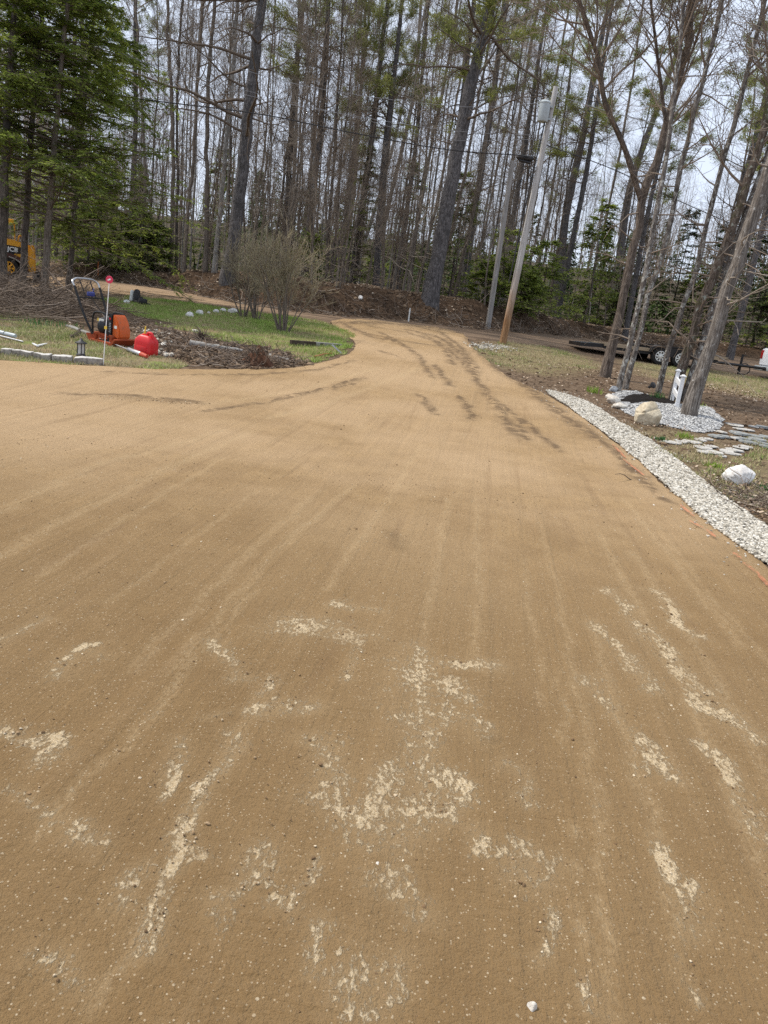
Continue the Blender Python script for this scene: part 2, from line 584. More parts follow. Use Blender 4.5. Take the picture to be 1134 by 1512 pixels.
# ---------------- driveway
def pl(*p): return px_poly(list(p))


SCUFF = [(pl((612, 968), (604, 1010), (600, 1060), (606, 1100), (612, 1150), (600, 1190), (585, 1225)), 34), (pl((470, 1115), (485, 1150), (497, 1190), (520, 1225), (560, 1245)), 30),
         (pl((425, 935), (470, 930), (520, 945)), 34), (pl((600, 990), (650, 985), (712, 995)), 22), (pl((640, 1020), (700, 1040)), 22), (pl((650, 1050), (690, 1075), (720, 1090)), 20),
         (pl((560, 1285), (575, 1330), (590, 1365)), 28), (pl((245, 1310), (215, 1375), (195, 1400)), 24), (pl((300, 1190), (270, 1240), (240, 1300)), 22), (pl((340, 1105), (310, 1160), (290, 1200)), 18),
         (pl((370, 1255), (375, 1300), (365, 1335), (330, 1360)), 26), (pl((430, 1355), (432, 1370)), 18), (pl((760, 1165), (768, 1205)), 14), (pl((765, 1275), (775, 1320), (805, 1300)), 24), (pl((730, 1130), (760, 1160)), 16),
         (pl((540, 1440), (545, 1500)), 34), (pl((580, 1445), (570, 1500)), 20), (pl((900, 880), (960, 950), (1000, 1000), (1050, 1060), (1100, 1090)), 20), (pl((880, 930), (920, 985), (960, 1030)), 16), (pl((960, 880), (1030, 950)), 14),
         (pl((0, 1085), (40, 1100), (95, 1130)), 18), (pl((0, 965), (30, 940), (60, 925)), 16), (pl((840, 1225), (850, 1330), (858, 1400), (866, 1490)), 9), (pl((1015, 1325), (1025, 1375)), 16), (pl((1095, 1200), (1134, 1250)), 16),
         (pl((390, 1070), (420, 1055), (460, 1050)), 18), (pl((400, 1000), (395, 1035)), 10), (pl((300, 1075), (340, 1070)), 12), (pl((820, 1000), (830, 1060), (840, 1120)), 8), (pl((530, 800), (560, 760), (600, 700)), 6), (pl((640, 800), (660, 760), (690, 700)), 5),
         (pl((55, 860), (200, 760), (330, 680)), 9), (pl((160, 900), (300, 790), (380, 730)), 6), (pl((770, 830), (790, 960), (800, 1050)), 6), (pl((960, 770), (1060, 900), (1134, 990)), 8), (pl((120, 1230), (125, 1260)), 16), (pl((700, 1075), (690, 1060)), 14)]
STREAK = [(p, w / FPX * np.median(np.hypot(p[:, 1], 1.55)) * .55) for p, w in SCUFF if w < 10]
STREAK += [(pl(*q), w) for q, w in [(((0, 830), (120, 760), (260, 690), (370, 640)), .05), (((0, 760), (150, 690), (330, 640)), .06), (((190, 1000), (330, 860), (460, 740)), .03), (((250, 1000), (400, 830), (520, 720)), .03), (((480, 880), (560, 760), (620, 660)), .03),
    (((900, 1512), (880, 1200), (840, 960), (800, 780)), .02), (((1000, 1400), (940, 1150), (870, 930)), .025), (((1134, 1320), (1060, 1130), (960, 930), (880, 790)), .03), (((1134, 1180), (1040, 980), (930, 820)), .03), (((700, 1000), (705, 860), (700, 740)), .02), (((620, 980), (640, 860), (660, 740)), .02), (((60, 1250), (230, 1050), (380, 880)), .025), (((130, 1512), (270, 1250), (390, 1040)), .02), (((400, 620), (520, 585), (620, 545)), .08), (((300, 600), (440, 580), (560, 545)), .08), (((1090, 960), (1000, 840), (920, 740)), .04)]]
SCUFF = [(p, w / FPX * np.median(np.hypot(p[:, 1], 1.55)) * 1.2) for p, w in SCUFF if w >= 10]
SCUFF += [(pl(*q), w) for q, w in [(((560, 1130), (555, 1210)), .05), (((500, 900), (560, 910)), .05), (((250, 1110), (220, 1180)), .05), (((180, 1290), (160, 1340)), .05), (((470, 1390), (500, 1440)), .04), (((690, 1250), (720, 1290)), .04), (((930, 1090), (980, 1160)), .05), (((1040, 1120), (1080, 1180)), .05), (((100, 1000), (150, 960)), .05), (((850, 1440), (870, 1500)), .03), (((330, 950), (360, 1010)), .05), (((660, 1150), (640, 1230)), .05), (((470, 1270), (440, 1330)), .04), (((280, 1240), (300, 1280)), .04), (((800, 1350), (790, 1420)), .03), (((960, 1250), (990, 1310)), .04), (((1000, 1430), (1040, 1480)), .03), (((640, 1060), (620, 1110)), .06), (((540, 960), (520, 1010)), .05), (((870, 1010), (900, 1070)), .05), (((30, 1180), (70, 1220)), .05), (((60, 1420), (90, 1470)), .04)]]
DARK = [(pl((508, 480), (530, 492), (560, 502), (600, 506), (640, 512)), .16), (pl((560, 492), (585, 505), (600, 515)), .10), (pl((600, 488), (640, 497), (665, 510), (685, 530), (698, 552)), .16), (pl((625, 495), (655, 515), (668, 540)), .10),
        (pl((690, 500), (712, 525), (740, 550), (775, 570), (800, 592), (830, 615), (880, 650)), .17), (pl((680, 590), (692, 610), (700, 622)), .07), (pl((765, 625), (775, 655)), .08), (pl((640, 540), (655, 560), (662, 572)), .08), (pl((560, 520), (590, 530)), .07),
        (pl((100, 585), (170, 586), (240, 592), (290, 598)), .08), (pl((480, 478), (560, 478), (640, 485), (690, 495)), .35), (pl((410, 590), (470, 580), (520, 570)), .05), (pl((620, 585), (640, 615)), .06), (pl((740, 600), (790, 640), (830, 670)), .07),
        (pl((985, 690), (960, 705)), .04), (pl((955, 720), (985, 745)), .05), (pl((540, 482), (600, 492), (650, 508), (690, 545), (722, 588), (762, 645)), .10), (pl((690, 497), (722, 532), (764, 566), (832, 616), (900, 664), (958, 722)), .10), (pl((520, 489), (570, 500), (612, 522), (640, 560)), .08), (pl((600, 480), (650, 492), (680, 515), (700, 545)), .12), (pl((150, 552), (260, 556), (380, 556), (470, 548), (520, 535)), .05), (pl((300, 610), (420, 592), (540, 560)), .05)]
CRUMB = [(pl((155, 590), (200, 592), (245, 595), (290, 598)), .12), (pl((572, 793), (585, 815)), .07), (pl((715, 1097), (722, 1100)), .02)]


def gauss_lines(lines, jit=0.0):
    def f(x, y):
        s = np.zeros(np.shape(x))
        jx = x + jit * fbm(x * 5, y * 5, 71); jy = y + jit * fbm(x * 5, y * 5, 72)
        for p, w in lines:
            lo = p.min(0) - 4 * w; hi = p.max(0) + 4 * w
            k = (x > lo[0]) & (x < hi[0]) & (y > lo[1]) & (y < hi[1])
            if k.any(): s[k] = np.maximum(s[k], np.exp(-(line_d(jx[k], jy[k], p) / w) ** 2))
        return s
    return f


a_dark = gauss_lines(DARK, .10)


def drive_disp(x, y, at):
    lane = x - .11 * y
    rut = .006 * fbm(lane * 3.2, y * .25, 40) + .003 * fbm(lane * 9, y * .4, 44, 2)
    d = at['dark'] * (0.012 + .05 * fbm(x * 3, y * 3, 50)) * sstep(y, 8, 13)
    cr = at['crumb'] * .012 * (vnoise(x * 18, y * 18, 60) + .5)
    lump = .004 * fbm(x * 2.5, y * 2.5, 61)
    e = np.minimum(at['edge_'], 1)
    return (rut + lump) * sstep(y, 0, 2) + np.maximum(d, -.008) + cr + .028 * sstep(-at['edge_'], .0, .35) * 0 


t = NT('packed_dirt')
v = t.coord('World')
lane = t.coord('World', (1, 1, 1), (0, 0, R(6.3)))
lane2 = t.coord('World', (1, 1, 1), (0, 0, R(-42)))
def scaled(t, vec, s):
    mp = t.n('ShaderNodeMapping'); t.L(vec, mp.inputs[0]); mp.inputs['Scale'].default_value = s; return mp.outputs[0]
big = t.noise(v, .35, 4, .6); mid = t.noise(v, 2.6, 6, .65); fine = t.noise(v, 38, 6, .72); grit = t.noise(v, 130, 3, .7)
st1 = t.noise(scaled(t, lane, (5.5, .22, 1)), 1, 5, .62, .15); st2 = t.noise(scaled(t, lane2, (4.5, .2, 1)), 1, 5, .6, .15)
rip = t.noise(scaled(t, lane, (1.6, 19, 1)), 1, 4, .6, .4)
base = t.mix(t.ramp(mid, .3, .72), (.245, .150, .064), (.36, .232, .106))
base = t.mix(t.ramp(big, .38, .62, 0, .6), base, (.42, .29, .15))
base = t.mix(t.ramp(fine, .45, .70, 0, .55), base, (.15, .092, .038))
base = t.mix(t.ramp(grit, .5, .28, 0, .45), base, (.46, .34, .18))
st = t.math('MAXIMUM', t.ramp(st1, .58, .72), t.math('MULTIPLY', t.ramp(st2, .58, .72), t.attr('leftish')))
base = t.mix(t.math('MULTIPLY', t.math('SUBTRACT', 1.0, t.attr('near_dark')), t.ramp(big, .3, .65, .15, .5)), base, (.475, .325, .195))
base = t.mix(t.math('MULTIPLY', t.attr('near_dark'), .66), base, t.mix(fine, (.125, .072, .027), (.255, .152, .064)))  # base colour is darker brown near the camera, paler towards the road
base = t.mix(t.math('MULTIPLY', st, .22), base, (.44, .30, .165))
base = t.mix(t.ramp(st1, .44, .30, 0, .32), base, (.17, .10, .05))
# pale specks of crushed stone
vo = t.n('ShaderNodeTexVoronoi'); t.L(v, vo.inputs['Vector']); vo.inputs['Scale'].default_value = 62
sp = t.n('ShaderNodeSeparateColor'); t.L(vo.outputs['Color'], sp.inputs[0])
sz = t.math('MULTIPLY', sp.outputs[2], .32)
spk = t.math('MULTIPLY', t.math('GREATER_THAN', sp.outputs[0], t.ramp(mid, .35, .7, .985, .86)), t.math('LESS_THAN', vo.outputs['Distance'], sz))
vo2 = t.n('ShaderNodeTexVoronoi'); t.L(v, vo2.inputs['Vector']); vo2.inputs['Scale'].default_value = 150
sp2 = t.n('ShaderNodeSeparateColor'); t.L(vo2.outputs['Color'], sp2.inputs[0])
spk2 = t.math('MULTIPLY', t.math('GREATER_THAN', sp2.outputs[0], .93), t.math('LESS_THAN', vo2.outputs['Distance'], .4))
base = t.mix(t.math('MULTIPLY', t.math('MAXIMUM', spk, spk2), .62), base, t.mix(sp.outputs[1], (.42, .30, .17), (.72, .60, .42)))
# scuffed patches where the pale stone dust shows
scn = t.noise(scaled(t, v, (1, .62, 1)), 23, 6, .72, .4)
scn2 = t.noise(v, 6.5, 4, .6); scn3 = t.noise(scaled(t, v, (1, .55, 1)), 56, 5, .72, .3)
scf = t.math('ADD', t.math('MULTIPLY', t.attr('scuff'), .25), t.math('ADD', t.math('ADD', t.math('MULTIPLY', scn3, .95), t.math('MULTIPLY', scn2, .55)), t.math('MULTIPLY', t.attr('streak'), .07)))
scm = t.math('MULTIPLY', t.ramp(scf, .93, 1.055), t.ramp(mid, .25, .6, .55, 1.0))
base = t.mix(t.math('MULTIPLY', t.attr('streak'), t.ramp(scn3, .35, .65, .02, .45)), base, (.50, .36, .20))
scc = t.mix(t.ramp(grit, .35, .7), (.49, .36, .20), (.80, .66, .45))
base = t.mix(t.math('MULTIPLY', t.attr('scuff'), .30), base, (.42, .30, .165))
base = t.mix(t.math('MULTIPLY', scm, .85), base, scc)
dk = t.math('MULTIPLY', t.attr('dark'), t.ramp(t.noise(v, 5.5, 5, .7, .5), .36, .54))
base = t.mix(t.math('MULTIPLY', dk, .85), base, t.mix(fine, (.05, .031, .017), (.15, .095, .055)))
base = t.mix(t.ramp(t.math('ADD', t.math('MULTIPLY', t.attr('crumb'), .32), scn3), .72, .88, 0, .3), base, (.16, .10, .05))
hh = t.math('ADD', t.math('MULTIPLY', fine, .8), t.math('MULTIPLY', grit, .45))
tread = t.n('ShaderNodeTexWave', wave_type='BANDS', bands_direction='Y'); t.L(lane, tread.inputs['Vector']); tread.inputs['Scale'].default_value = 7.5; tread.inputs['Distortion'].default_value = 3.0; tread.inputs['Detail'].default_value = 2; tread.inputs['Detail Scale'].default_value = 2.5
hh = t.math('ADD', hh, t.math('MULTIPLY', t.math('MULTIPLY', tread.outputs['Fac'], t.ramp(st1, .46, .6)), .17))
hh = t.math('ADD', hh, t.math('MULTIPLY', rip, .8)); hh = t.math('ADD', hh, t.math('MULTIPLY', st1, 1.3))
hh = t.math('ADD', hh, t.math('MULTIPLY', t.attr('crumb'), t.math('MULTIPLY', fine, .9)))
hh = t.math('ADD', hh, t.math('MULTIPLY', scm, .25)); hh = t.math('ADD', hh, t.math('MULTIPLY', spk, .4))
t.b.inputs['Sheen Weight'].default_value = .13; t.b.inputs['Sheen Roughness'].default_value = .55; t.b.inputs['Sheen Tint'].default_value = (1.0, .74, .46, 1)
M_DRIVE = t.fin(base, .96, t.bump(hh, 1.0, .022), spec=.12)

dx = np.concatenate([axis(-16, -3.6, lambda v: .13), axis(-3.5, 3.5, lambda v: .035), axis(3.6, 16, lambda v: .10)])
dy = axis(-3, 30, lambda v: .3 if v < .9 else min(.14, .028 + max(0, v - 2) * .008))
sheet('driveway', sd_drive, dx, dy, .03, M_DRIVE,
      {'dark': a_dark, 'scuff': gauss_lines(SCUFF, .12), 'streak': gauss_lines(STREAK, .05), 'near_dark': lambda x, y: (1 - sstep(y + 1.6 * fbm(x * .45, y * .3, 88), 2.6, 8.5)), 'crumb': gauss_lines(CRUMB, .06), 'edge_': lambda x, y: -sd_drive(x, y), 'leftish': lambda x, y: sstep(-x + y * .05, 0, 2.5)}, drive_disp,
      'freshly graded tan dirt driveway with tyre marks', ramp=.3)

# ---------------- road beyond
t = NT('dirt_road'); v = t.coord('World')
n1 = t.noise(scaled(t, t.coord('World', (1, 1, 1), (0, 0, R(3))), (.35, 3.4, 1)), 1, 5, .65, .3); n2 = t.noise(v, 9, 6, .7)
c = t.mix(t.ramp(n1, .38, .62), (.085, .058, .04), (.25, .175, .115))
c = t.mix(t.math('MULTIPLY', t.attr('pale'), t.ramp(n1, .3, .55)), c, (.34, .235, .145))
c = t.mix(t.ramp(n2, .5, .75, 0, .5), c, (.07, .048, .03))
M_ROAD = t.fin(c, .95, t.bump(t.math('ADD', n2, n1), .7, .05), spec=.1)
sheet('road', sd_road, axis(-75, 75, lambda v: .22), axis(18, 42, lambda v: .16), .012, M_ROAD, {'pale': lambda x, y: sstep(-x, 3.5, 7)}, None, 'narrow dirt road crossing at the end of the driveway')

# ---------------- lawn
def grass_base(name, g=.5):
    t = NT(name); v = t.coord('World')
    n = t.noise(v, 1.3, 5, .65); n2 = t.noise(v, 16, 5, .7)
    c = t.mix(t.ramp(n, .44, .58), (.23, .17, .10), (.16, .20, .05))
    c = t.mix(t.ramp(n2, .4, .7, 0, .6), c, (.26, .21, .11))
    return t.fin(c, .95, t.bump(n2, .8, .04), spec=.08)


M_TURF = grass_base('turf_soil')
for nm, sd, poly, lab in (('lawn', sd_island, ISLAND, 'thin spring lawn island around the bare bush'), ('lawn', sd_verge, VERGE, 'strip of patchy lawn behind the stone edging')):
    lo, hi = poly.min(0) - .4, poly.max(0) + .4
    sheet(nm, sd, axis(lo[0], hi[0], lambda v: .09), axis(lo[1], hi[1], lambda v: .09), .012, M_TURF, None, lambda x, y, a: .015 * (fbm(x * 3, y * 3, 90)), lab)

# ---------------- gravel strip, gravel bed, mulch bed
def stone_bed(name, c1, c2, s):
    t = NT(name); v = t.coord('World')
    vo = t.n('ShaderNodeTexVoronoi'); t.L(v, vo.inputs['Vector']); vo.inputs['Scale'].default_value = s
    sp = t.n('ShaderNodeSeparateColor'); t.L(vo.outputs['Color'], sp.inputs[0])
    c = t.mix(t.ramp(vo.outputs['Distance'], .35, .75), t.mix(sp.outputs[0], c1, c2), (c1[0] * .3, c1[1] * .3, c1[2] * .3))
    return t.fin(c, .9, t.bump(vo.outputs['Distance'], -1.0, .02), spec=.15)


def bounds(poly, m=.2): return poly.min(0) - m, poly.max(0) + m


lo, hi = bounds(GSTRIP)
sheet('gravel_strip', sd_strip, axis(lo[0], hi[0], lambda v: .07), axis(lo[1], hi[1], lambda v: .07), .02, stone_bed('strip_base', (.16, .145, .12), (.36, .33, .28), 30), None, None, 'long strip of white crushed stone along the driveway edge')
lo, hi = bounds(GBED)
sheet('gravel_bed', sd_gbed, axis(lo[0], hi[0], lambda v: .05), axis(lo[1], hi[1], lambda v: .05), .05, stone_bed('bed_base', (.25, .25, .25), (.5, .5, .5), 34), None, None, 'pale grey gravel bed round the big leaning trunk', ramp=.3)
t = NT('black_mulch'); v = t.coord('World'); n = t.noise(v, 30, 5, .7)
M_MULCH = t.fin(t.mix(n, (.006, .005, .005), (.035, .028, .024)), .9, t.bump(n, 1, .05), spec=.1)
lo, hi = bounds(MULCH)
sheet('mulch_bed', sd_mulch, axis(lo[0], hi[0], lambda v: .04), axis(lo[1], hi[1], lambda v: .04), .08, M_MULCH, None, lambda x, y, a: .03 * fbm(x * 8, y * 8, 95), 'black mulch flower bed behind the tan boulder', ramp=.25)

# ---------------- scattered stones, leaves, grass
_ico = bmesh.new(); bmesh.ops.create_icosphere(_ico, subdivisions=1, radius=1.0)
ICO_V = np.array([v.co[:] for v in _ico.verts]); ICO_F = np.array([[v.index for v in f.verts] for f in _ico.faces]); _ico.free()


def rot_mats(n, rng):
    q = norm(rng.normal(size=(n, 4))); w, x, y, z = q.T
    return np.stack([1 - 2 * (y * y + z * z), 2 * (x * y - z * w), 2 * (x * z + y * w), 2 * (x * y + z * w), 1 - 2 * (x * x + z * z), 2 * (y * z - x * w), 2 * (x * z - y * w), 2 * (y * z + x * w), 1 - 2 * (x * x + y * y)], 1).reshape(n, 3, 3)


def stones(name, pos, size, rng, material, label, flat=.7, kind='stuff'):
    n = len(pos)
    V = ICO_V[None] * (1 + rng.uniform(-.28, .28, (n, 12, 1)))
    V = V * (rng.uniform(.6, 1.15, (n, 1, 3)))
    V = np.einsum('nij,nkj->nki', rot_mats(n, rng), V)
    V[:, :, 2] *= flat
    V = V * size[:, None, None] + pos[:, None]
    F = (ICO_F[None] + 12 * np.arange(n)[:, None, None]).reshape(-1, 3)
    tone = np.repeat(rng.uniform(0, 1, n), 12)
    o = obj(name, mk_mesh(name, V.reshape(-1, 3), [F], {'tone': tone}, False), material)
    return tag(o, label, kind=kind)


def scatter(poly, n, rng, sd=None, margin=0.0):
    lo, hi = poly.min(0), poly.max(0); out = []
    while sum(map(len, out)) < n:
        p = rng.uniform(lo, hi, (n * 2, 2))
        s = (sd or (lambda x, y: poly_sdf(x, y, poly)))(p[:, 0], p[:, 1])
        out.append(p[s < margin])
    return np.vstack(out)[:n]


M_WSTONE = m_tone('white_gravel', [(0, (.09, .08, .065)), (.22, (.30, .27, .215)), (.6, (.50, .455, .375)), (1, (.70, .665, .59))], .85, .3, 60)
M_GSTONE = m_tone('grey_gravel', [(0, (.14, .135, .13)), (.3, (.36, .35, .335)), (.7, (.52, .51, .485)), (1, (.70, .69, .66))], .85, .3, 60)
p = scatter(GSTRIP, 46000, rng, sd_strip, .015); p = p[(p[:, 1] > 1.5)]
stones('gravel', np.column_stack([p, H(p[:, 0], p[:, 1]) + .018 + rng.uniform(0, .012, len(p))]), rng.uniform(.008, .021, len(p)), rng, M_WSTONE, 'loose white crushed stone filling the strip beside the driveway')
p = scatter(GBED, 6000, rng, sd_gbed, .02); p = p[sd_mulch(p[:, 0], p[:, 1]) > 0]
stones('gravel', np.column_stack([p, H(p[:, 0], p[:, 1]) + .045 * sstep(-sd_gbed(p[:, 0], p[:, 1]), 0, .3) + .012]), rng.uniform(.010, .024, len(p)), rng, M_GSTONE, 'loose pale grey gravel under the big leaning trunk')
pp = np.array([G(a, b)[:2] for a, b in [(718, 511), (730, 511), (705, 513)]])
p = np.vstack([rng.normal(q, [.35, .4], (110, 2)) for q in pp])
stones('gravel', np.column_stack([p, H(p[:, 0], p[:, 1]) + .012]), rng.uniform(.015, .04, len(p)), rng, M_WSTONE, 'patch of white gravel at the foot of the utility pole')
q_ = GSTRIP[rng.integers(0, len(GSTRIP), 700)] + rng.normal(0, .22, (700, 2)); q_ = q_[(sd_strip(q_[:, 0], q_[:, 1]) > .01) & (q_[:, 1] > 3.5)]
stones('gravel', np.column_stack([q_, H(q_[:, 0], q_[:, 1]) + .03]), rng.uniform(.006, .015, len(q_)), rng, M_WSTONE, 'stray chips spilled beside the white gravel strip')
# crumbs and grit on the driveway
M_CRUMB = m_tone('dirt_crumbs', [(0, (.13, .08, .042)), (.55, (.26, .165, .085)), (.8, (.42, .31, .19)), (1, (.7, .6, .44))], .95, .3, 80)
pos = [];
for lines, per in ((SCUFF, 200), (CRUMB, 1500)):
    for q, w in lines:
        L = np.linalg.norm(np.diff(q, axis=0), axis=1).sum(); m = int(per * max(L, .1) * (1 if per < 2000 else 1.0) * .45)
        tt = rng.uniform(0, len(q) - 1.001, m); i = tt.astype(int); f = (tt - i)[:, None]
        pos.append(q[i] * (1 - f) + q[i + 1] * f + rng.normal(0, w * (.8 if per > 2000 else .55), (m, 2)))
a = rng.uniform([-3.4, 1.0], [3.6, 7.0], (5200, 2)); pos.append(a)
a = rng.uniform([-12, 6], [7, 22], (1500, 2)); pos.append(a)
p = np.vstack(pos); p = p[sd_drive(p[:, 0], p[:, 1]) < -.1]
sz = np.clip(rng.lognormal(-6.0, .45, len(p)), .0012, .009) * np.clip(p[:, 1] / 5, 1, 2.2)
stones('grit', np.column_stack([p, H(p[:, 0], p[:, 1]) + .0305 + sz * .25]), sz, rng, M_CRUMB, 'grit and dirt crumbs strewn over the graded driveway')
#@@PART3
# ================================================================== TREES
def rand_perp(T, rng):
    r = rng.normal(size=T.shape)
    return norm(r - (r * T).sum(-1, keepdims=True) * T)


def branches(PP, RR, per, t0, t1, length, ang, nseg, rng, up=0.0, jit=.12, rk=.55, rmin=.004, flat=False, tpow=1.0, rmax=9, rl=.02):
    """children of the polylines PP (N,n,3): returns (P, R, t)"""
    N, n, _ = PP.shape
    M = N * per
    pi = np.repeat(np.arange(N), per)
    t = t0 + (t1 - t0) * rng.uniform(0, 1, M) ** tpow
    f = t * (n - 1); i = np.minimum(f.astype(int), n - 2); f = (f - i)[:, None]
    b = PP[pi, i] * (1 - f) + PP[pi, i + 1] * f
    T = norm(PP[pi, i + 1] - PP[pi, i])
    r0 = RR[pi, i] * (1 - f[:, 0]) + RR[pi, i + 1] * f[:, 0]
    if flat:
        side = np.where(rng.uniform(size=M) < .5, -1.0, 1.0)[:, None]
        perp = norm(np.cross(T, np.array([[0, 0, 1.0]]))) * side + rng.normal(0, .15, (M, 3))
        perp = norm(perp - (perp * T).sum(-1, keepdims=True) * T)
    else: perp = rand_perp(T, rng)
    a = np.radians(rng.uniform(ang[0], ang[1], M))[:, None]
    d = np.cos(a) * T + np.sin(a) * perp
    L = length(t, rng) if callable(length) else rng.uniform(length[0], length[1], M)
    step = L / (nseg - 1)
    out = np.empty((M, nseg, 3)); out[:, 0] = b
    for k in range(1, nseg):
        d = norm(d + rng.normal(0, jit, (M, 3)) + np.array([0, 0, up]))
        out[:, k] = out[:, k - 1] + d * step[:, None]
    rb = np.minimum(np.minimum(r0 * rk, L * rl + rmin), rmax)
    R_ = rb[:, None] * np.linspace(1, .25, nseg)[None] 
    return out, np.maximum(R_, rmin), t


def cards(C, D, Nn, L, W):
    """diamond leaf faces: centre-base C, direction D, normal N"""
    S = norm(np.cross(D, Nn))
    V = np.stack([C, C + D * (L * .5)[:, None] + S * (W * .5)[:, None], C + D * L[:, None], C + D * (L * .5)[:, None] - S * (W * .5)[:, None]], 1)
    n = len(C)
    return V.reshape(-1, 3), np.arange(n * 4).reshape(n, 4)


def pts_on(PP, m, rng, t0=.0, t1=1.0):
    N, n, _ = PP.shape
    pi = np.repeat(np.arange(N), m); t = rng.uniform(t0, t1, len(pi)) * (n - 1)
    i = np.minimum(t.astype(int), n - 2); f = (t - i)[:, None]
    return PP[pi, i] * (1 - f) + PP[pi, i + 1] * f, norm(PP[pi, i + 1] - PP[pi, i])


def trunk_mesh(path, r0, r1, rng, n=26, k=10, flare=.5, wig=.02, flare_h=.5):
    Pt = smooth_path(path, n)
    s = np.linspace(0, 1, n)
    Lh = np.linalg.norm(np.diff(Pt, axis=0), axis=1).sum()
    Pt = Pt + rng.normal(0, wig, (n, 3)) * np.array([1, 1, 0]) * np.minimum(1, s * 6)[:, None]
    r = r0 * (1 - s) + r1 * s
    r = r * (1 + flare * np.exp(-s * Lh / flare_h)) * (1 + rng.normal(0, .03, n))
    Pt[0] -= [0, 0, .55]
    return Pt, r


def bark_tube(Pt, r, k, rng, lump=.06):
    n = len(Pt)
    V, F = tubes(Pt, r, k)
    ctr = np.repeat(Pt, k, 0)
    V = ctr + (V - ctr) * (1 + rng.normal(0, lump, (len(V), 1)))
    return V, F


def bare_tree(name, path, r0, r1, seed, crown=(.4, 1.0), n1=24, L1=(1.2, 3.2), n2=6, n3=4, dead=6, k=9, ang=(25, 60), up=.05, n_t=26, extra=None, l2=(.5, 1.3), l3=(.25, .7), flare=.4, rmx=.03):
    """returns (trunk mesh, crown mesh)"""
    r_ = np.random.default_rng(seed)
    Pt, rr = trunk_mesh(path, r0, r1, r_, n_t, k, flare)
    A = Acc(); V, F = bark_tube(Pt, rr, k, r_); A.add(V, F)
    C = Acc()
    mains = [(Pt, rr)]
    for (ep, er0, er1) in (extra or []):
        q = smooth_path(ep, n_t); er = np.linspace(er0, er1, n_t) * (1 + r_.normal(0, .03, n_t))
        V, F = bark_tube(q, er, k, r_); A.add(V, F); mains.append((q, er))
    for q, er in mains:
        mm = n1 if q is Pt else max(8, int(n1 * .8))
        cr = crown if q is Pt else (.25, 1.0)
        a1, b1, t = branches(q[None], er[None], mm, cr[0], cr[1], lambda t, r: (L1[0] + (L1[1] - L1[0]) * r.uniform(0, 1, len(t))) * (1.15 - .75 * t), ang, 6, r_, up, .13, .5, rmax=rmx, rl=.014)
        V, F = tubes(a1, b1, 4); C.add(V, F)
        a2, b2, _ = branches(a1, b1, n2, .2, 1.0, l2, (20, 55), 4, r_, .06, .16, .6, .0045)
        V, F = tubes(a2, b2, 3); C.add(V, F)
        if n3:
            a3, b3, _ = branches(a2, b2, n3, .15, 1.0, l3, (20, 60), 4, r_, .05, .18, .7, .0038)
            V, F = tubes(a3, b3, 3); C.add(V, F)
        if dead and q is Pt:
            a4, b4, _ = branches(q[None], er[None], dead, .08, cr[0], (.4, 1.6), (60, 100), 5, r_, -.03, .18, .35, .004, rmax=.02)
            V, F = tubes(a4, b4, 4); C.add(V, F)
            a5, b5, _ = branches(a4, b4, 4, .3, 1.0, (.2, .6), (25, 70), 3, r_, 0, .2, .6, .0035)
            V, F = tubes(a5, b5, 3); C.add(V, F)
    return A.mesh(name + '_trunk'), C.mesh(name + '_crown')


def pine_tree(name, path, r0, r1, seed, nw=1.0, dead=(.15, .55), live=(.5, 1.0), nd=26, nl=26, Ld=(1.5, 4.0), Ll=(2.0, 4.5), tuft=15, lower=0):
    """trunk, dead limbs, needle crown"""
    r_ = np.random.default_rng(seed)
    Pt, rr = trunk_mesh(path, r0, r1, r_, 34, 14, .35, .015)
    A = Acc(); V, F = bark_tube(Pt, rr, 14, r_, .035); A.add(V, F)
    D = Acc()
    a1, b1, _ = branches(Pt[None], rr[None], nd, dead[0], dead[1], lambda t, r: r.uniform(Ld[0], Ld[1], len(t)), (62, 100), 8, r_, .0, .14, .34, .008, rl=.013)
    V, F = tubes(a1, b1, 5); D.add(V, F)
    a2, b2, _ = branches(a1, b1, 7, .15, 1, (.4, 1.5), (25, 70), 5, r_, -.02, .18, .6, .0045)
    V, F = tubes(a2, b2, 3); D.add(V, F)
    a3, b3, _ = branches(a2, b2, 4, .2, 1, (.2, .6), (25, 70), 4, r_, -.01, .2, .6, .004)
    V, F = tubes(a3, b3, 3); D.add(V, F)
    Nn = Acc()
    l1, m1, _ = branches(Pt[None], rr[None], nl, live[0], live[1], lambda t, r: r.uniform(Ll[0], Ll[1], len(t)) * (1.25 - .8 * t), (55, 95), 8, r_, .035, .10, .3, .006, rl=.01)
    V, F = tubes(l1, m1, 5); D.add(V, F)
    l2, m2, _ = branches(l1, m1, 7, .35, 1, (.4, 1.2), (25, 60), 5, r_, .06, .15, .6, .005, flat=True)
    V, F = tubes(l2, m2, 3); D.add(V, F)
    if lower:
        j = r_.choice(len(a2), min(lower, len(a2)), replace=False); l2 = np.vstack([l2, a2[j]])
    # tufts on the outer half of every twig
    c, d = pts_on(l2, 9, r_, .30, 1.0)
    c = np.repeat(c, tuft, 0); d = np.repeat(d, tuft, 0)
    dd = norm(d * .55 + r_.normal(0, .5, c.shape) + [0, 0, .10])
    c = c + r_.normal(0, .09, c.shape)
    V, F = cards(c, dd, norm(r_.normal(size=c.shape)), r_.uniform(.11, .21, len(c)) * nw, r_.uniform(.016, .036, len(c)) * nw)
    tone = np.repeat(r_.uniform(0, 1, len(c)) * .6 + np.repeat(r_.uniform(0, .4, len(c) // tuft), tuft), 4)
    Nn.add(V, F, tone)
    return A.mesh(name + '_trunk'), D.mesh(name + '_limbs'), Nn.mesh(name + '_needles', False)


